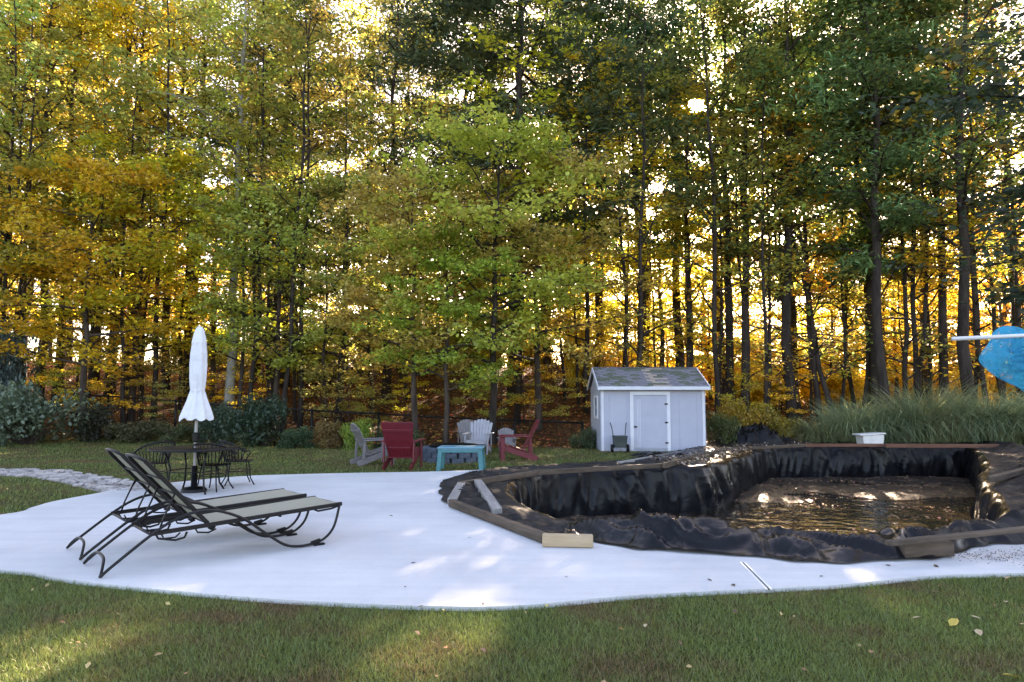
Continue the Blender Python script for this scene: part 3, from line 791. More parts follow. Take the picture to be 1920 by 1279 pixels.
shrub(335, 0, 24.2, 1.5, .8, (.10, .12, .05, 1), 'low green plants left of the umbrella pole', vi=0)
shrub(410, 0, 23.6, 1.4, 1.4, (.05, .09, .05, 1), 'dark green shrub just right of the umbrella pole', vi=1)
shrub(495, 0, 22.6, 2.6, 1.75, (.04, .075, .04, 1), 'big dark green rhododendron right of the umbrella', vi=2)
shrub(555, 0, 21.8, 1.3, .75, (.06, .11, .05, 1), 'small dark green shrub at the foot of the rhododendron', vi=0)
shrub(625, 0, 22.0, 1.3, .9, (.22, .15, .05, 1), 'rusty yellow perennials beside the bright green plant', vi=1)
shrub(672, 0, 21.2, .9, 1.0, (.20, .30, .04, 1), 'bright lime green plant behind the taupe chair', vi=2)
shrub(760, 0, 21.8, 1.8, .8, (.07, .11, .05, 1), 'mid green shrub behind the red chair seen from behind', vi=0)
shrub(1095, 0, 21.6, 1.0, .65, (.08, .11, .05, 1), 'low green shrub at the left corner of the shed', vi=1)
shrub(1350, 0, 22.2, 1.0, 1.2, (.10, .13, .04, 1), 'green shrub at the right corner of the shed', vi=2)
shrub(1385, 0, 23.8, 1.8, 1.6, (.38, .25, .03, 1), 'golden shrub between the shed and the ornamental grasses', vi=0)
shrub(1440, 0, 24.5, 2.2, 1.3, (.30, .24, .04, 1), 'yellow brown undergrowth behind the black liner heap', vi=1)

for k in range(40):
    px = 330+k*43+rl.uniform(-25, 25); d = rl.uniform(33, 50); right = px > 1050
    x = X(px, d); t = thing('undergrowth_bush', uniq('deep low bush', 'yellow' if right else 'green', px), 'bush', (x, d, T(x, d)-.1), rl.uniform(0, 6), 'undergrowth deep in the woods')
    w = rl.uniform(2.6, 4.2); t.scale = (w/2, w/2, rl.uniform(1.8, 3.8)); mkobj('stem', SH[k % 3][0], t); f_ = mkobj('foliage', SH[k % 3][1], t); f_.color = (.75, .52, .05, 1) if right else (.35, .32, .06, 1)

# gaps in the leaves where the sun comes through to the lawn, the patio and the eye
bpy.context.view_layer.update()
gaps = [(Vector((0, 0, CH)), .34, 1)]+[(G(px, py), rr, pr) for px, py, rr, pr in [(770,1205,.5,.93),(840,1200,.4,.9),(820,1085,.5,.14),(970,1025,.5,.2),(60,1215,.5,.6),(190,1160,.4,.5),(1110,852,.7,.9),(1240,852,.7,.9),(960,867,.5,.8),(120,1245,.4,.7),(1225,700,.4,.9)]]+[(G(px, py, -.95), rr, .9) for px, py, rr in [(1430,965,.5),(1560,950,.7),(1700,945,.7),(1660,985,.5),(1780,965,.6),(1500,990,.5)]]
cache = {}; grng = np.random.default_rng(4)
for o in list(C.objects):
    if o.type == 'MESH' and o.parent and o.name.startswith('crown'):
        me = o.data
        if me.name not in cache:
            a = np.empty(len(me.polygons)*3, np.float32); me.polygons.foreach_get('center', a); cache[me.name] = [me, a.reshape(-1, 3), np.zeros(len(me.polygons), bool)]
        inv = o.matrix_world.inverted(); sc_ = o.matrix_world.to_scale().x
        cc_ = cache[me.name]
        for g0, rr, pr in gaps:
            a = inv @ g0; b = inv @ (g0+sdir*10); d_ = (b-a).normalized(); rel = cc_[1]-np.array(a)
            par = rel @ np.array(d_); per = np.linalg.norm(rel-par[:, None]*np.array(d_), axis=1)
            cc_[2] |= (per < rr/sc_*grng.uniform(.7, 1.3, len(per))) & (par > 0) & (grng.uniform(size=len(per)) < pr)
for me, cen, dead in cache.values():
    if dead.any():
        bm = bmesh.new(); bm.from_mesh(me); bm.faces.ensure_lookup_table()
        bmesh.ops.delete(bm, geom=[bm.faces[i] for i in np.nonzero(dead)[0]], context='FACES'); bm.to_mesh(me); bm.free()
print('gap leaves', [(m_.name, int(d_.sum()), len(d_)) for m_, _, d_ in cache.values()])

# ------------------------------------------------------------------ ornamental grasses
def ograss(seed, n=2500):
    rng = np.random.default_rng(seed); az = rng.uniform(0, 2*pi, n); r = .52*rng.uniform(0, 1, n)**.7
    roots = np.stack([np.cos(az)*r, np.sin(az)*r, np.zeros(n)], 1); lean = rng.uniform(.02, .42, n)
    dirs = np.stack([np.cos(az+rng.normal(size=n)*.5)*lean, np.sin(az+rng.normal(size=n)*.5)*lean, np.zeros(n)], 1)
    L = rng.uniform(.6, 2.3, n); lc = np.stack([rng.uniform(size=n), rng.uniform(size=n), rng.uniform(0, .86, n)], 1)
    return ribbons_mesh('blades', roots, dirs, L, rng.uniform(.014, .03, n), rng.uniform(1.1, 3.0, n), rng, lc, M['blade'], seg=7)
OG = [ograss(300+k) for k in range(3)]
for k, (px, d, s, lab) in enumerate([
  (1535,23.6,.72,'first and lowest clump at the left end'), (1590,23.8,.85,'clump left of the white plastic box'), (1650,23.8,.98,'clump directly behind the white plastic box'),
  (1712,23.8,1.05,'clump right of the white plastic box'), (1778,23.9,1.12,'clump in front of the largest trunk'), (1842,23.6,1.12,'clump below the blue net'),
  (1905,23.2,1.12,'arching clump at the right edge of the photo'), (1965,22.5,1.1,'clump just outside the right edge'), (1625,25.2,1.05,'back row clump above the white box'), (1745,25.4,1.2,'tallest back row clump'), (1860,25,1.2,'back row clump below the net')]):
    x = X(px, d); t = thing('ornamental_grass', 'grey green ornamental grass, '+lab, 'ornamental grass', (x, d, 0), k*1.3, 'ornamental grasses along the back of the pool')
    sv = (.86, 1.12, 1.0, 1.22, .94, 1.1)[k % 6]; t.scale = (s*1.12, s*1.12, s*1.06*sv); o = mkobj('foliage', OG[k % 3], t); o.color = (.27, .34, .18, 1) if k % 3 == 1 else (.19, .27, .15, 1) if k % 3 else (.25, .29, .14, 1)

# ------------------------------------------------------------------ fence
fence = thing('chain_link_fence', 'black chain link fence along the foot of the wooded slope', 'fence')
FP = []
for px, d, ytop in [(140,27.4,739),(203,27.0,743),(330,26.3,752),(460,25.6,762),(585,24.9,770),(710,24.3,776),(838,23.7,783),(965,23.1,788),(1092,22.6,793)]:
    p_ = at(px, ytop, d); zb = T(p_.x, p_.y); FP.append((p_, zb))
    mb = MB(); mb.tube([(p_.x, p_.y, zb-.3), (p_.x, p_.y, p_.z+.05)], .045, 8); mb.lathe([(.036, 0), (.036, .02), (.01, .04)], 8, (p_.x, p_.y, p_.z+.04)); mb.build('post', M['black_metal'], fence)
for (a, za), (b, zb) in zip(FP, FP[1:]):
    mb = MB(); mb.tube([a, b], .036, 6); mb.build('rail', M['black_metal'], fence)
mb = MB()
for (a, za), (b, zb) in zip(FP, FP[1:]):
    L_ = (b-a).length; n = int(L_/.085)
    def pf(u, w): # u along, w 0..1 height
        u = min(1, max(0, u)); t = a.lerp(b, u); z0_ = za+(zb-za)*u+.03; return Vector((t.x, t.y, z0_+(t.z-.02-z0_)*w))
    hh = (a.z-za); k_ = hh/L_
    for i in range(-int(n*k_)-1, n+1):
        for sgn in (1, -1):
            u0 = i/n; u1 = u0+k_
            if u1 < 0 or u0 > 1: continue
            w0 = 0 if u0 >= 0 else -u0/k_; w1 = 1 if u1 <= 1 else (1-u0)/k_
            if w1 <= w0: continue
            A_, B_ = (w0, w1) if sgn > 0 else (1-w0, 1-w1)
            p0, p1 = pf(max(u0, 0), A_), pf(min(u1, 1), B_)
            mb.tube([p0, p1], .0028, 3, False)
mb.build('wire_mesh', M['black_metal'], fence, kind='stuff')

# ------------------------------------------------------------------ shed
SX0, SX1, SY, SD = X(1125, 20.5), X(1321, 20.5), 20.5, 2.5
shed = thing('garden_shed', 'small blue grey garden shed with white trim and mottled shingle roof', 'shed', (SX0, SY, 0))
SWd = SX1-SX0; EZ = 1.84; RZ = 2.50
mb = MB()
# walls as one shell with gables
hy = SD/2
vv = [(0,0,-.1),(SWd,0,-.1),(SWd,SD,-.1),(0,SD,-.1),(0,0,EZ),(SWd,0,EZ),(SWd,SD,EZ),(0,SD,EZ),(0,hy,RZ-.05),(SWd,hy,RZ-.05)]
mb.add(vv, [(0,1,5,4),(2,3,7,6),(1,2,6,9,5),(3,0,4,8,7),(4,5,9,8),(6,7,8,9)]); mb.build('wall', M['siding'], shed)
for x in [.09, SWd-.09]:
    mb = MB(); mb.box((x-.03 if x < 1 else x+.03, -.012, EZ/2), (.07, .02, EZ-.02)); mb.build('corner_board', M['trim'], shed)
for k in range(1, 12, 2):   # battens / groove lines of the siding sheets
    x = k*SWd/12+.0
    if .93 < x < 2.15: continue
    mb = MB(); mb.box((x, -.004, .86), (.012, .010, 1.70)); mb.build('batten', M['siding'], shed)
dx0, dx1 = .98, 1.98; DZ = 1.62
door = MB(); door.box(((dx0+dx1)/2, -.02, DZ/2+.05), (dx1-dx0, .03, DZ-.06)); door = door.build('door', M['siding'], shed)
for x in (dx0+.12, dx0+.16, dx0+.20):
    mb = MB(); mb.box((x, -.037, DZ/2+.02), (.012, .008, DZ-.2)); mb.build('batten', M['trim'], door)
for z in (.25, .85, 1.4):
    mb = MB(); mb.box((dx1-.02, -.045, z), (.10, .012, .035)); mb.box((dx1-.03, -.052, z), (.03, .02, .05)); mb.build('hinge', M['black_metal'], door)
mb = MB(); mb.box((dx0+.06, -.045, .72), (.10, .02, .03)); mb.tube([(dx0+.03, -.06, .70), (dx0+.03, -.06, .76)], .012, 6); mb.build('latch', M['black_metal'], door)
for nm, c, s in (('door_jamb', (dx0-.05, -.02, DZ/2+.03), (.10, .04, DZ+.05)), ('door_jamb', (dx1+.05, -.02, DZ/2+.03), (.10, .04, DZ+.05)), ('door_header', ((dx0+dx1)/2, -.021, DZ+.10), (dx1-dx0+.2, .042, .10))):
    mb = MB(); mb.box(c, s); mb.build(nm, M['trim'], shed)
mb = MB(); mb.box((SWd/2, -.20, EZ+.035), (SWd+.20, .03, .11)); mb.build('fascia', M['trim'], shed)
mb = MB(); mb.box((SWd/2, -.10, EZ-.012), (SWd+.16, .18, .012)); mb.build('soffit', M['trim'], shed)
sl_ = (RZ-EZ-.05)/(hy+.2)
for sgn, yb_ in ((1, -.2), (-1, SD+.2)):
    mb = MB(); o_ = .07
    p0 = Vector((-.08, yb_, EZ+.06)); p1 = Vector((SWd+.08, yb_, EZ+.06)); p2 = Vector((SWd+.08, hy, RZ+.02)); p3 = Vector((-.08, hy, RZ+.02)); dn = Vector((0, 0, -.03))
    vs = [p0, p1, p2, p3, p0+dn, p1+dn, p2+dn, p3+dn]
    mb.add(vs, [(0,1,2,3),(7,6,5,4),(0,4,5,1),(1,5,6,2),(2,6,7,3),(3,7,4,0)]); mb.build('roof', M['shingle'], shed)
for xx in (-.09, SWd+.09):
    mb = MB(); mb.beam((xx, -.2, EZ+.04), (xx, hy, RZ), .025, .11); mb.beam((xx, hy, RZ), (xx, SD+.2, EZ+.04), .025, .11); mb.build('rake_board', M['trim'], shed)
# shingle courses on the front slope, one tab each
L_ = sqrt((hy+.2)**2+(RZ-EZ-.04)**2); ang = math.atan2(RZ-EZ-.04, hy+.2); nrow = 11; ncol = 12; tw = (SWd+.18)/ncol
mbs = MB(); mbs.box((0, 0, 0), (tw-.012, L_/nrow+.03, .014), bev=.003)
sm = {k: mbs.mesh('shingle', M[k]) for k in ('shingle', 'shingle_moss', 'shingle_sunlit')}
for r in range(nrow):
    for c in range(ncol+(r % 2)):
        cx = -.09+(c+.5-(.5 if r % 2 else 0))*tw; 
        if r % 2 and (c == 0 or c == ncol): continue
        s_ = (r+.5)*L_/nrow
        pale = 6 <= c <= 7 and rl.random() < .75  # columns that carry the painted sun patch on the roof
        k = 'shingle_sunlit' if pale else ('shingle_moss' if rl.random() < .35 else 'shingle')
        o = mkobj('shingle', sm[k], shed); o.location = (cx, -.2+cos(ang)*s_, EZ+.075+sin(ang)*s_+rl.uniform(0, .004)); o.rotation_euler = (ang-.05, 0, rl.uniform(-.01, .01))
mb = MB(); mb.box((SWd/2, hy, RZ+.045), (SWd+.16, .16, .02), bev=.006); mb.build('ridge_cap', M['shingle'], shed)
# gable end window
win = MB()
for c, s in (((-.02, .95, 1.62), (.04, .8, .07)), ((-.02, .95, .98), (.04, .8, .07)), ((-.02, .58, 1.3), (.04, .07, .57)), ((-.02, 1.32, 1.3), (.04, .07, .57))): win.box(c, s)
win = win.build('window', M['trim'], shed); mb = MB(); mb.box((-.008, .95, 1.3), (.012, .68, .58)); mb.build('pane', mat('window glass', (.03, .04, .05), .05), win)

# garden cart by the shed
cx = X(1160, 20.1); cart = thing('garden_cart', 'dark garden cart with two upright handles leaning at the shed wall', 'garden cart', (cx, 20.05, 0))
mb = MB(); mb.box((0, 0, .30), (.34, .3, .30), taper=1.15); mb.box((0, -.155, .30), (.30, .012, .24)); mb.box((0, 0, .47), (.42, .36, .03)); mb.build('tub', M['cart'], cart)
for s in (-1, 1):
    mb = MB(); mb.tube([(s*.17, .1, .10), (s*.17, .12, .45), (s*.21, .2, .75), (s*.24, .28, .85)], .014, 6); mb.build('handle', M['cart'], cart)
    mb = MB(); mb.tube([(s*.20, 0, .12), (s*.26, 0, .12)], .12, 14); mb.build('wheel', M['black_metal'], cart)

# ------------------------------------------------------------------ adirondack chairs
def adirondack(name, label, m_, m2=None, flat_top=False, loc=(0, 0, 0), rz=0, scale=1, group='garden chairs round the fire pit'):
    t = thing(name, label, 'garden chair', loc, rz, group); t.scale = (scale,)*3; w = .30; tilt = radians(27)
    # faces -Y
    n = 7
    for k in range(n):
        f_ = (k-(n-1)/2)/((n-1)/2)
        xb = f_*.21; xt = f_*.285
        top = .80-(0 if flat_top else .10)*f_*f_-(.01*f_*f_)
        b0 = Vector((xb, .18, .23)); d_ = Vector((xt-xb, sin(tilt)*top, cos(tilt)*top))
        nz_ = Vector((0, -cos(tilt), sin(tilt)))
        a0 = .031; a1 = .044 if not flat_top else .046
        q = [b0+Vector((-a0, 0, 0)), b0+Vector((a0, 0, 0)), b0+d_+Vector((a1, 0, 0)), b0+d_+Vector((-a1, 0, 0))]
        mb = MB(); th = nz_*.018; tipv = b0+d_*1.035
        front = [q[0], q[1], q[2], tipv, q[3]]; vs = [p_+th for p_ in front]+[p_-th*.2 for p_ in front]
        mb.add(vs, [(0,1,2,3,4), (9,8,7,6,5)]+[(i, i+5, (i+1) % 5+5, (i+1) % 5) for i in range(5)])
        mb.build('back_slat', m_, t)
    for s_, wd in ((.22, .47), (.62, .60)):
        c = Vector((0, .18+sin(tilt)*s_+.022, .23+cos(tilt)*s_)); mb = MB()
        mb.box(c, (wd, .025, .07), Matrix.Rotation(-tilt, 3, 'X'), bev=.006); mb.build('back_brace', m_, t)
    if flat_top:
        c = Vector((0, .18+sin(tilt)*.60, .23+cos(tilt)*.60)); mb = MB()
        mb.box(c+Vector((0, .004, 0)), (.60, .014, .44), Matrix.Rotation(-tilt, 3, 'X'), bev=.004); mb.build('back_panel', m_, t)
    for k in range(5):
        f_ = k/4; mb = MB(); mb.box((0, -.33+f_*.50, .385-f_*.14+.0), (.54, .105, .02), Matrix.Rotation(-.28, 3, 'X'), bev=.005); mb.build('seat_slat', m_, t)
    mb = MB(); mb.box((0, -.395, .34), (.56, .02, .09), bev=.005); mb.build('front_apron', m_, t)
    for s in (-1, 1):
        mb = MB(); mb.box((s*.315, -.33, .28), (.035, .10, .56), bev=.006); mb.build('front_leg', m_, t)
        mb = MB(); mb.beam((s*.275, -.38, .33), (s*.275, .50, .03), .03, .13, bev=.006); mb.build('rear_leg', m_, t)
        mb = MB(); mb.box((s*.33, -.02, .575), (.13, .78, .028), bev=.01); mb.build('armrest', m_, t)
        mb = MB(); mb.beam((s*.30, .36, .14), (s*.31, .33, .56), .03, .06, bev=.006, up=(0, 1, 0)); mb.build('arm_support', m_, t)
    return t
def gl(px, py): return G(px, py, 0)
adirondack('adirondack_chair', 'dark red adirondack chair seen from behind at the patio edge', M['red'], flat_top=True, loc=gl(755, 878), rz=pi-.08, scale=1.1)
adirondack('adirondack_chair', 'taupe adirondack chair turned to the fire pit, left of the red chair seen from behind', M['taupe'], loc=gl(702, 870), rz=radians(120), scale=1.02)
adirondack('adirondack_chair', 'pale grey adirondack chair facing the patio, behind the teal table', M['white_chair'], loc=gl(897, 851), rz=radians(-8))
adirondack('adirondack_chair', 'weathered grey adirondack chair half hidden behind the pale grey one', M['taupe'], loc=gl(880, 843), rz=radians(15), scale=.94)
adirondack('adirondack_chair', 'small grey adirondack chair half hidden by the red chair seen from the side', M['taupe'], loc=gl(950, 848), rz=radians(5), scale=.72)
adirondack('adirondack_chair', 'red adirondack chair seen from the side, facing left', M['red'], flat_top=True, loc=gl(967, 862), rz=radians(-86), scale=1.06)

# teal table
tt = thing('plastic_table', 'teal plastic garden table with pale blue top beside the patio', 'table', gl(862, 884), radians(-3))
mb = MB(); mb.box((0, .28, .50), (1.0, .62, .04), bev=.015); mb.box((0, .28, .475), (.9, .55, .03)); mb.build('tabletop', M['teal_top'], tt)
for sx in (-1, 1):
    for yy in (.02, .54):
        mb = MB(); mb.beam((sx*.47, yy, 0), (sx*.43, yy+(.01 if yy < .3 else -.01), .49), .10, .05, bev=.008, up=(0, 1, 0)); mb.build('leg', M['teal'], tt)
for yy in (.02, .54):
    mb = MB(); mb.box((0, yy, .44), (.84, .025, .08), bev=.006); mb.build('apron', M['teal'], tt)
for sx in (-1, 1):
    mb = MB(); mb.box((sx*.44, .28, .44), (.025, .46, .08), bev=.006); mb.build('apron', M['teal'], tt)

# fire pit of blocks
fp = gl(848, 866); fire = thing('fire_pit', 'round fire pit of blue grey blocks behind the teal table', 'fire pit', (fp.x, fp.y+.3, 0))
mbk = MB(); nb = 14; R0 = .68
mbk.box((0, 0, 0), (2*pi*R0/nb-.012, .2, .115), taper=.97); bk = mbk.mesh('block', M['stone'])
for r in range(3):
    for k in range(nb):
        a = 2*pi*(k+.5*(r % 2))/nb; o = mkobj('block', bk, fire); o.location = (cos(a)*R0, sin(a)*R0, .06+r*.12); o.rotation_euler = (0, 0, a+pi/2+rl.uniform(-.03, .03))
mb = MB(); mb.lathe([(.50, .30), (.60, .38), (.64, .40), (.62, .41), (.50, .34), (.1, .26)], 28); mb.build('fire_bowl', M['black_metal'], fire)

# ------------------------------------------------------------------ dining set
tb = G(363, 926); D0 = tb.y
table = thing('patio_table', 'round black metal patio table around the closed umbrella', 'table', (tb.x, tb.y, PZ))
mb = MB(); mb.lathe([(.0, .695), (.66, .695), (.70, .70), (.715, .715), (.70, .725), (.0, .722)], 40); mb.build('tabletop', M['black_metal'], table)
for k in range(4):
    a = pi/4+k*pi/2; c, s = cos(a), sin(a)
    mb = MB(); mb.tube([(c*.50, s*.50, 0), (c*.42, s*.42, .12), (c*.38, s*.38, .4), (c*.48, s*.48, .69)], .016, 8); mb.build('leg', M['black_metal'], table)
mb = MB(); mb.tube([(cos(q)*.39, sin(q)*.39, .35) for q in np.linspace(0, 2*pi, 25)], .009, 6); mb.build('stretcher', M['black_metal'], table)
um = thing('patio_umbrella', 'closed white patio umbrella standing through the black table', 'umbrella', (tb.x, tb.y, PZ))
mb = MB(); mb.tube([(0, 0, 0.05), (0, 0, 2.6)], .024, 12); mb.build('pole', M['pole'], um)
mb = MB(); mb.lathe([(.20, 0), (.20, .04), (.17, .07), (.05, .09), (.045, .42), (.03, .43)], 28); mb.build('base', M['black_metal'], um)
mb = MB(); mb.box((0.02, -.03, .90), (.09, .10, .16), bev=.02); mb.tube([(.06, -.03, .9), (.13, -.03, .9), (.13, -.03, .83)], .008, 6); mb.build('crank', M['black_metal'], um)
prof = [(.255, 1.20), (.25, 1.24), (.21, 1.36), (.16, 1.5), (.125, 1.62), (.105, 1.68), (.118, 1.76), (.132, 1.9), (.136, 2.1), (.128, 2.3), (.112, 2.46), (.10, 2.52)]
def pleat(r, z, q):
    t = max(0, min(1, (2.5-z)/1.3)); f_ = cos(8*q+1.2*sin(z*3))
    return r*(1+(.05+.06*t)*f_+.05*noise.noise(Vector((cos(q)*2, sin(q)*2, z*4))))
NQ = 96; vs = []; fs = []
for i, (r, z) in enumerate(prof):
    for k in range(NQ):
        q = 2*pi*k/NQ; rr = pleat(r, z, q); zz = z-(.010*cos(8*q)+.06*noise.noise(Vector((cos(q)*3, sin(q)*3, 0))) if i == 0 else 0)
        vs.append((rr*cos(q), rr*sin(q), zz))
for i in range(len(prof)-1):
    for k in range(NQ): k2 = (k+1) % NQ; fs.append((i*NQ+k, i*NQ+k2, (i+1)*NQ+k2, (i+1)*NQ+k))
mb = MB(); mb.add(vs, fs, True); mb.build('canopy', M['canvas'], um)
mb = MB(); mb.lathe([(.118, 2.47), (.115, 2.50), (.095, 2.60), (.07, 2.70), (.04, 2.755), (.0, 2.765)], 48, fn=lambda r, z, q: r*(1+.06*cos(8*q))); mb.build('canopy_cap', M['canvas'], um)
mb = MB(); mb.lathe([(.112, 1.665), (.116, 1.68), (.112, 1.70)], 32); mb.build('tie_strap', M['canvas'], um)

def iron_chair(loc, rz, label):
    t = thing('iron_chair', label, 'patio chair', loc, rz, 'black wrought iron chairs round the patio table')
    # faces -Y ; barrel back of thin rods
    mb = MB(); mb.lathe([(.0, .415), (.235, .415), (.25, .425), (.235, .435), (.0, .43)], 28); mb.build('seat', M['black_metal'], t)
    def arcp(a, r, z): return Vector((sin(a)*r, cos(a)*r, z))
    top = [arcp(a, .33, .80-.20*(abs(a)/1.75)**2.2) for a in np.linspace(-1.75, 1.75, 25)]
    mb = MB(); mb.tube(top, .017, 8); mb.build('top_rail', M['black_metal'], t)
    for a in np.linspace(-1.6, 1.6, 17):
        mb = MB(); z1 = .80-.20*(abs(a)/1.75)**2.2
        mb.tube([arcp(a, .238, .43), arcp(a, .265, .55), arcp(a, .33, z1)], .008, 5); mb.build('spindle', M['black_metal'], t)
    for s in (-1, 1):
        mb = MB(); mb.tube([arcp(s*1.75, .33, .60), arcp(s*1.95, .34, .62), arcp(s*2.1, .33, .585), arcp(s*2.0, .27, .50), arcp(s*1.95, .24, .43)], .011, 6); mb.build('arm', M['black_metal'], t)
    for a in (.7, -.7, 2.4, -2.4):
        mb = MB(); mb.tube([arcp(a, .20, .42), arcp(a, .23, .28), arcp(a, .25, .12), arcp(a, .33, 0)], .011, 6); mb.build('leg', M['black_metal'], t)
    mb = MB(); mb.tube([arcp(q, .225, .25) for q in np.linspace(0, 2*pi, 21)], .007, 5); mb.build('leg_ring', M['black_metal'], t)
    return t
def pz(px, py): p_ = G(px, py, PZ); return p_
iron_chair(pz(400, 919), radians(172), 'black wrought iron chair seen from behind in front of the umbrella table')
iron_chair(pz(446, 908), radians(120), 'black wrought iron chair at the right side of the umbrella table')
iron_chair(pz(285, 914), radians(-118), 'black wrought iron chair at the left side of the umbrella table')

# ------------------------------------------------------------------ loungers
def lounger(foot, ax, label):
    t = thing('sun_lounger', label, 'sun lounger', foot, math.atan2(ax.y, ax.x), 'sun loungers side by side on the patio')
    Wd = .68
    for yy, side in ((0, 1), (Wd, -1)):
        mb = MB()
        curve = [(0, .015), (.10, .10), (.42, .34), (.62, .45), (.80, .487), (.95, .48), (1.10, .43), (1.253, .35), (1.45, .20), (1.65, .06), (1.81, .022), (1.98, .03), (2.10, .07), (2.20, .18), (2.26, .40)]
        cc = catmull([(curve[0][0], yy, curve[0][1])]+[(c[0], yy, c[1]) for c in curve]+[(2.262, yy, .41)], 4)[4:4*len(curve)+1]
        cc[:8, 2] = np.clip(cc[:8, 2], .012, 9)
        mb.tube([Vector(c) for c in cc], .014, 8, flat=1.0); mb.build('side_tube', M['bronze'], t)
        y2 = yy+side*.025
        mb = MB(); mb.beam((.38, y2, .325), (2.30, y2, .405), .028, .040, bev=.006); mb.build('seat_rail', M['bronze'], t)
        mb = MB(); mb.beam((.93, y2+side*.03, .325), (.33, y2+side*.03, .985), .026, .040, bev=.006, up=(1, 0, 0)); mb.tube([(.93, y2-side*.01, .325), (.93, y2+side*.045, .325)], .03, 10); mb.build('back_rail', M['bronze'], t)
        mb = MB(); mb.box((2.03, yy, .012), (.12, .05, .02), bev=.006); mb.box((1.99, yy, .045), (.10, .03, .03), Matrix.Rotation(-.2, 3, 'Y')); mb.build('foot_pad', M['black_metal'], t)
        # adjustable prop and its notched bracket
        mb = MB(); mb.tube([(.60, y2+side*.03, .68), (.50, y2+side*.03, .44), (.47, y2+side*.03, .33)], .009, 6); mb.build('prop_arm', M['bronze'], t)
        mb = MB(); mb.tube([(.44, y2+side*.045, .33), (.47, y2+side*.045, .27), (.62, y2+side*.045, .235), (.70, y2+side*.045, .25), (.72, y2+side*.045, .30)], .011, 6)
        mb.tube([(.50, y2+side*.045, .30), (.52, y2+side*.045, .262), (.62, y2+side*.045, .262), (.66, y2+side*.045, .30)], .008, 6)
        mb.build('notch_bracket', M['bronze'], t)
        mb = MB(); mb.tube([(.78, y2, .33), (.80, y2, .29), (.90, y2, .275), (.97, y2, .30), (.93, y2, .33)], .009, 6); mb.build('hinge_loop', M['bronze'], t)
        mb = MB(); mb.tube([(2.27, y2, .39), (2.18, y2, .365), (2.02, y2, .355), (1.98, y2, .375)], .011, 6); mb.build('end_bracket', M['bronze'], t)
    # arched rear foot bar
    mb = MB(); mb.tube([Vector(c) for c in catmull([(-.02, -.01, .01), (0, 0, .015), (.03, Wd*.10, .08), (.06, Wd*.3, .14), (.06, Wd*.7, .14), (.03, Wd*.90, .08), (0, Wd, .015), (-.02, Wd+.01, .01)], 5)[5:31]], .013, 8); mb.build('foot_bar', M['bronze'], t)
    for s_, z_ in ((.40, .32), (.95, .335), (1.6, .355), (2.28, .40)):
        mb = MB(); mb.tube([(s_, .0, z_), (s_, Wd, z_)], .013, 8); mb.build('cross_bar', M['bronze'], t)
    # slings with slight sag
    def sling(a, b, nu, sag, name):
        vs = []; n2 = 10
        for i in range(nu+1):
            for j in range(n2+1):
                u, v = i/nu, j/n2; p_ = Vector(a).lerp(Vector(b), u); vs.append((p_.x, .045+(Wd-.09)*v, p_.z-sag*(1-(2*v-1)**2)*.8-.0))
        fs = [(i*(n2+1)+j, (i+1)*(n2+1)+j, (i+1)*(n2+1)+j+1, i*(n2+1)+j+1) for i in range(nu) for j in range(n2)]
        m_ = MB(); m_.add(vs, fs, True); m_.add([(x, y, z-.003) for x, y, z in vs], [f[::-1] for f in fs], True); m_.build(name, M['sling'], t)
    sling((.98, 0, .352), (2.28, 0, .420), 12, .012, 'seat_sling')
    sling((.90, 0, .375), (.35, 0, .985), 8, .01, 'back_sling')
    mb = MB(); mb.tube([(.33, .05, .985), (.29, .12, 1.015), (.27, Wd/2, 1.03), (.29, Wd-.12, 1.015), (.33, Wd-.05, .985)], .016, 8); mb.build('head_bar', M['bronze'], t)
    for q in (.25, .5, .75):
        p_ = Vector((.90, 0, .345)).lerp(Vector((.35, 0, .96)), q); mb = MB(); mb.tube([(p_.x, .04, p_.z), (p_.x, Wd-.04, p_.z)], .009, 6); mb.build('back_bar', M['bronze'], t)
    return t
f1 = G(187, 1086, PZ); f2 = G(156, 1058, PZ); sd = (f2-f1); sd.z = 0; sd.normalize(); ax = Vector((sd.y, -sd.x, 0))
if ax.x < 0: ax = -ax
lounger(f1, ax, 'nearer of the two bronze framed sun loungers, closest to the lawn')
lounger(G(150, 1052, PZ)+Vector((0, 0, 0)), ax, 'farther of the two sun loungers, next to the patio table')

# ------------------------------------------------------------------ pool timbers
def timber(a, b, w, h, m_, label, za=.045, zb=None, ext=0):
    """a, b pixels of the top edge"""
    zt = za+h; A = G(*a, zt); B = G(*b, (zb if zb is not None else za)+h)
    c = (A+B)/2; d_ = B-A
    t = MB(); hl = d_.length/2; nseg = 5; vs = []
    r_ = random.Random(int(a[0]+b[0])); 
    t.box((0, 0, 0), (hl*2, w, h), bev=.008)
    o = t.build('timber', M[m_]); o.location = c-Vector((0, 0, h/2)); o.rotation_euler = (0, -math.asin(d_.z/d_.length), math.atan2(d_.y, d_.x))
    tag(o, label, 'timber', 'timbers framing the pool'); return o
timber((846, 936), (1022, 1000), .09, .10, 'wood', 'long brown timber along the near left side of the pool frame')
timber((848, 934), (866, 903), .14, .09, 'wood_grey', 'short grey timber across the pointed left end of the pool frame')
timber((896, 899), (932, 952), .14, .09, 'wood_grey', 'grey timber laid across the left end inside the pool frame', za=.06)
timber((862, 903), (1005, 882), .09, .10, 'wood', 'timber along the back left curve of the pool frame')
timber((1003, 881.5), (1250, 868), .09, .10, 'wood', 'long timber along the back of the shallow basin')
timber((1245, 868), (1350, 841), .09, .12, 'wood', 'timber running back along the debris covered rim')
timber((1160, 866), (1322, 839), .14, .06, 'wood_grey', 'loose grey board lying outside the back rim, left of the liner heap')
timber((1350, 840), (1510, 832), .09, .10, 'wood', 'timber in front of the black liner heap')
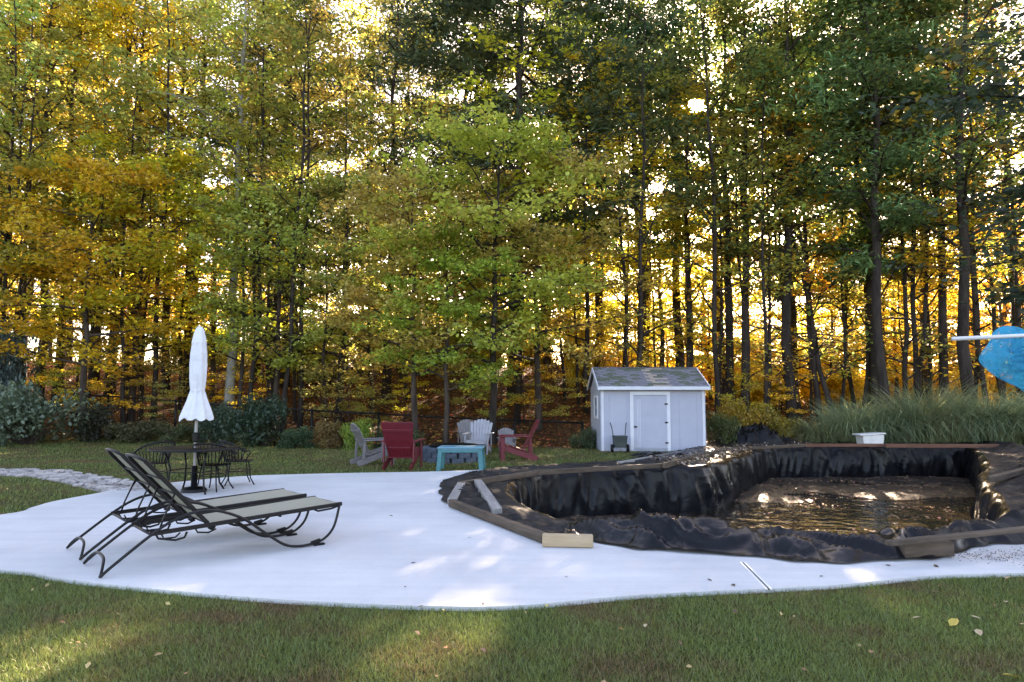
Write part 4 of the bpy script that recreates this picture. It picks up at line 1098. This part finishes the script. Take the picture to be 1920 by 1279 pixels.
timber((1508, 832), (1660, 832), .09, .10, 'wood_red', 'reddish timber under the white plastic box')
timber((1660, 832), (1885, 833), .09, .12, 'wood_red', 'long reddish timber in front of the ornamental grasses')
timber((1858, 893), (1960, 868), .12, .10, 'wood', 'timber end on the right rim of the pool', za=.12)
timber((1017, 1001), (1112, 1003), .10, .125, 'wood_pale', 'pale freshly cut timber end sticking out of the black liner', za=PZ+.004)
timber((1395, 1012), (1770, 1014), .10, .10, 'wood', 'dark timber half buried in the near liner folds', za=.05)
timber((1665, 1014), (1960, 984), .09, .045, 'wood', 'long thin plank lying aslant on the near right liner', za=.22, zb=.24)
timber((1690, 1018), (1782, 1014), .10, .14, 'wood', 'short brown timber end under the near right plank', za=.05)

# black heap of spare liner at the back left corner of the pool
def heap_obj(label, c, w, dpt, h, seed):
    n = 60; m_ = 30; vs = []
    for i in range(m_+1):
        for j in range(n+1):
            u = j/n*2-1; v = i/m_*2-1; r2 = min(1, u*u+v*v)
            x = u*w/2; y = v*dpt/2; e = (1-r2)**.8*(.75-.55*u+.35*noise.noise(Vector((u*3.1+seed, 0, 0)))) if r2 < 1 else 0
            p_ = Vector((x*1.8+seed, y*1.8, 0)); z = h*e*(.45+.8*(noise.noise(p_*.7)*.5+.5))+crease(p_.x*1.3, p_.y*1.6)*.45*h*min(1, e*3)
            vs.append((x+.05*noise.noise(p_*2+Vector((0, 0, 5))), y, max(z, 0)))
    fs = [(i*(n+1)+j, i*(n+1)+j+1, (i+1)*(n+1)+j+1, (i+1)*(n+1)+j) for i in range(m_) for j in range(n)]
    mb = MB(); mb.add(vs, fs, True); o = mb.build('liner_heap', M['liner']); o.location = c; return tag(o, label, 'plastic sheet')
c = at(1420, 832, 22.7); heap_obj('heap of crumpled black plastic sheet right of the shed', (c.x, c.y, .0), 2.9, 1.3, .85, 3)
c = G(1250, 856); heap_obj('thin strip of crumpled black sheet on the lawn in front of the shed', (c.x, c.y, .0), 2.0, .8, .14, 9)

# white box on the back rim
c = at(1631, 830, 22.2); bx = thing('plastic_box', 'white plastic box with a flat sloping lid on the back pool rim', 'box', (c.x, c.y, .10))
mb = MB(); mb.box((0, 0, .15), (.62, .45, .30), taper=1.1, bev=0); mb.build('tub', M['white_box'], bx)
mb = MB(); mb.box((-.02, 0, .32), (.84, .55, .05), Matrix.Rotation(-.06, 3, 'Y'), bev=.015); mb.build('lid', M['white_box'], bx)
c = G(1466, 832); st = thing('plastic_stool', 'small black stool behind the black liner heap', 'stool', (c.x, c.y+1.0, 0))
mb = MB(); mb.box((0, 0, .60), (.46, .4, .05), bev=.012); mb.build('seat', M['black_metal'], st)
for sx in (-1, 1):
    for sy in (-1, 1):
        mb = MB(); mb.beam((sx*.20, sy*.16, 0), (sx*.16, sy*.13, .58), .04, .04, up=(0, 1, 0)); mb.build('leg', M['black_metal'], st)

# ------------------------------------------------------------------ pool net on its pole
M['netpole'] = mat('white pole', (.62, .62, .66), .35)
def net_mat():
    m = bpy.data.materials.new('blue mesh net'); m.use_nodes = True; t = m.node_tree; t.nodes.clear(); L = t.links.new; N = lambda k: t.nodes.new(k)
    d_ = N('ShaderNodeBsdfDiffuse'); d_.inputs[0].default_value = (.02, .34, .55, 1); tr = N('ShaderNodeBsdfTranslucent'); tr.inputs[0].default_value = (.03, .60, .85, 1)
    mx = N('ShaderNodeMixShader'); mx.inputs[0].default_value = .55; L(d_.outputs[0], mx.inputs[1]); L(tr.outputs[0], mx.inputs[2])
    tp = N('ShaderNodeBsdfTransparent'); m2 = N('ShaderNodeMixShader')
    nz = N('ShaderNodeTexNoise'); nz.inputs['Scale'].default_value = 15; nz.inputs['Detail'].default_value = 5; tc = N('ShaderNodeTexCoord'); L(tc.outputs['Object'], nz.inputs[0])
    mr_ = N('ShaderNodeMapRange'); mr_.inputs[1].default_value = .4; mr_.inputs[2].default_value = .7; mr_.inputs[3].default_value = .08; mr_.inputs[4].default_value = .65
    L(nz.outputs[0], mr_.inputs[0]); L(mr_.outputs[0], m2.inputs[0])
    L(mx.outputs[0], m2.inputs[1]); L(tp.outputs[0], m2.inputs[2]); o = N('ShaderNodeOutputMaterial'); L(m2.outputs[0], o.inputs[0]); return m
M['net'] = net_mat()
ND = 4.6
net = thing('pool_net', 'blue mesh pool net hanging from a white pole at the right edge', 'pool net', at(1900, 631, ND))
o0 = at(1900, 631, ND)
mb = MB(); a = at(1786, 635.5, ND)-o0; b = at(2140, 619.5, ND)-o0; mb.tube([a, b], .0135, 12); mb.build('pole', M['netpole'], net)
b = b-(b-a)*.04; mb = MB(); mb.tube([(b.x, b.y, -o0.z), (b.x, b.y, b.z+.03)], .022, 10); mb.lathe([(.16, 0), (.16, .03), (.04, .05)], 16, (b.x, b.y, -o0.z)); mb.build('stand', M['black_metal'], net)
outl = [(1842,672),(1850,655),(1862,640),(1868,622),(1885,611),(1905,612),(1925,622),(1960,640),(1985,690),(1980,740),(1945,745),(1925,731),(1905,722),(1885,712),(1866,700),(1850,685)]
cpx = (1915, 678); vs = []; fs = []; no = len(outl)*3
oc = catmull([(x, y, 0) for x, y in outl], 3)
NRG = 16
for r in range(NRG+1):
    t_ = r/NRG
    for k in range(no):
        x, y = oc[k][:2]; px = cpx[0]+(x-cpx[0])*t_; py = cpx[1]+(y-cpx[1])*t_
        p_ = at(px, py, ND+.20)-o0; q = noise.noise(Vector((px*.045, py*.045, 0)))*.08+(.25-abs(noise.noise(Vector((px*.06, py*.06, 7)))))*.22+(.25-abs(noise.noise(Vector((px*.13, py*.10, 2)))))*.09+noise.noise(Vector((px*.12, py*.12, 3)))*.03
        vs.append((p_.x, p_.y-.16*sqrt(max(0, 1-t_*t_))-q*(1-t_**4)+.02, p_.z))
for r in range(NRG):
    for k in range(no): k2 = (k+1) % no; fs.append((r*no+k, r*no+k2, (r+1)*no+k2, (r+1)*no+k))
mb = MB(); mb.add(vs, fs, True)
back = [(x, .23+.10*sqrt(max(0, 1-(i//no/NRG)**2)), z) for i, (x, y, z) in enumerate(vs)]
mb.add(back, [f[::-1] for f in fs], True); mb.build('net_bag', M['net'], net)

# ------------------------------------------------------------------ loose fallen leaves
def leafobj(p_, size, col, label, group):
    mb = MB(); s = size; vs = [(-.5*s, 0, 0), (-.2*s, .26*s, .10*s), (.2*s, .22*s, .08*s), (.5*s, 0, .02*s), (.2*s, -.22*s, .10*s), (-.2*s, -.26*s, .06*s), (-.2*s, 0, .0), (.2*s, 0, .0)]
    mb.add(vs, [(0, 6, 1), (1, 6, 7, 2), (2, 7, 3), (0, 5, 6), (5, 4, 7, 6), (4, 3, 7)]); o = mb.build('fallen_leaf', col); o.location = p_; o.rotation_euler = (rl.uniform(-.3, .3), rl.uniform(-.3, .3), rl.uniform(0, 6))
    return tag(o, label, 'leaf', group)
ML = [mat('dry tan leaf', (.35, .26, .15), .8, (.42, .33, .2), 20), mat('yellow leaf', (.40, .30, .05), .7), mat('brown leaf', (.10, .06, .03), .8)]
for x, y, s, c, lab in [(1788,1167,.11,1,'largest curled yellow leaf in the middle of the right lawn'),(1835,1186,.09,0,'pointed tan leaf below and right of the curled yellow leaf'),(1720,1158,.07,0,'tan leaf on the lawn left of the curled yellow leaf'),(1830,1158,.07,0,'tan leaf right above the pointed tan leaf'),(1898,1268,.10,1,'yellow leaf in the bottom right corner of the lawn'),(1755,1110,.06,0,'small tan leaf on the right lawn close to the patio edge'),(1885,1128,.06,0,'small tan leaf far right on the lawn below the soil strip'),(1890,1083,.08,0,'tan leaf on the lawn edge beside the crumbled soil'),(1915,1170,.06,0,'tan leaf at the very right edge of the lawn'),(1210,1173,.05,0,'lone pale leaf on the lawn below the pool liner')]:
    leafobj(G(x, y, .045), s, ML[c], lab, 'fallen leaves on the lawn')
for x, y, s, c, lab in [(733,967,.07,0,'tan leaf in the middle of the patio, left of the pool'),(775,1055,.05,2,'brown leaf on the patio left of the sunny patch'),(1062,1081,.04,2,'brown leaf below the pale timber end'),(1330,1087,.06,2,'brown leaf on the patio left of the expansion joint'),(1375,1097,.06,2,'brown leaf touching the lawn side of the expansion joint'),(1665,1060,.07,2,'dark brown leaf below the near plank'),(1755,1062,.07,2,'dark brown leaf left of the crumbled soil'),(1540,1080,.05,2,'brown leaf right of the expansion joint'),(760,1100,.03,2,'tiny brown leaf at the lawn side of the patio'),(880,1008,.03,2,'tiny brown leaf on the patio near the left tip of the pool')]:
    leafobj(G(x, y, PZ+.004), s, ML[c], lab, 'fallen leaves on the patio')
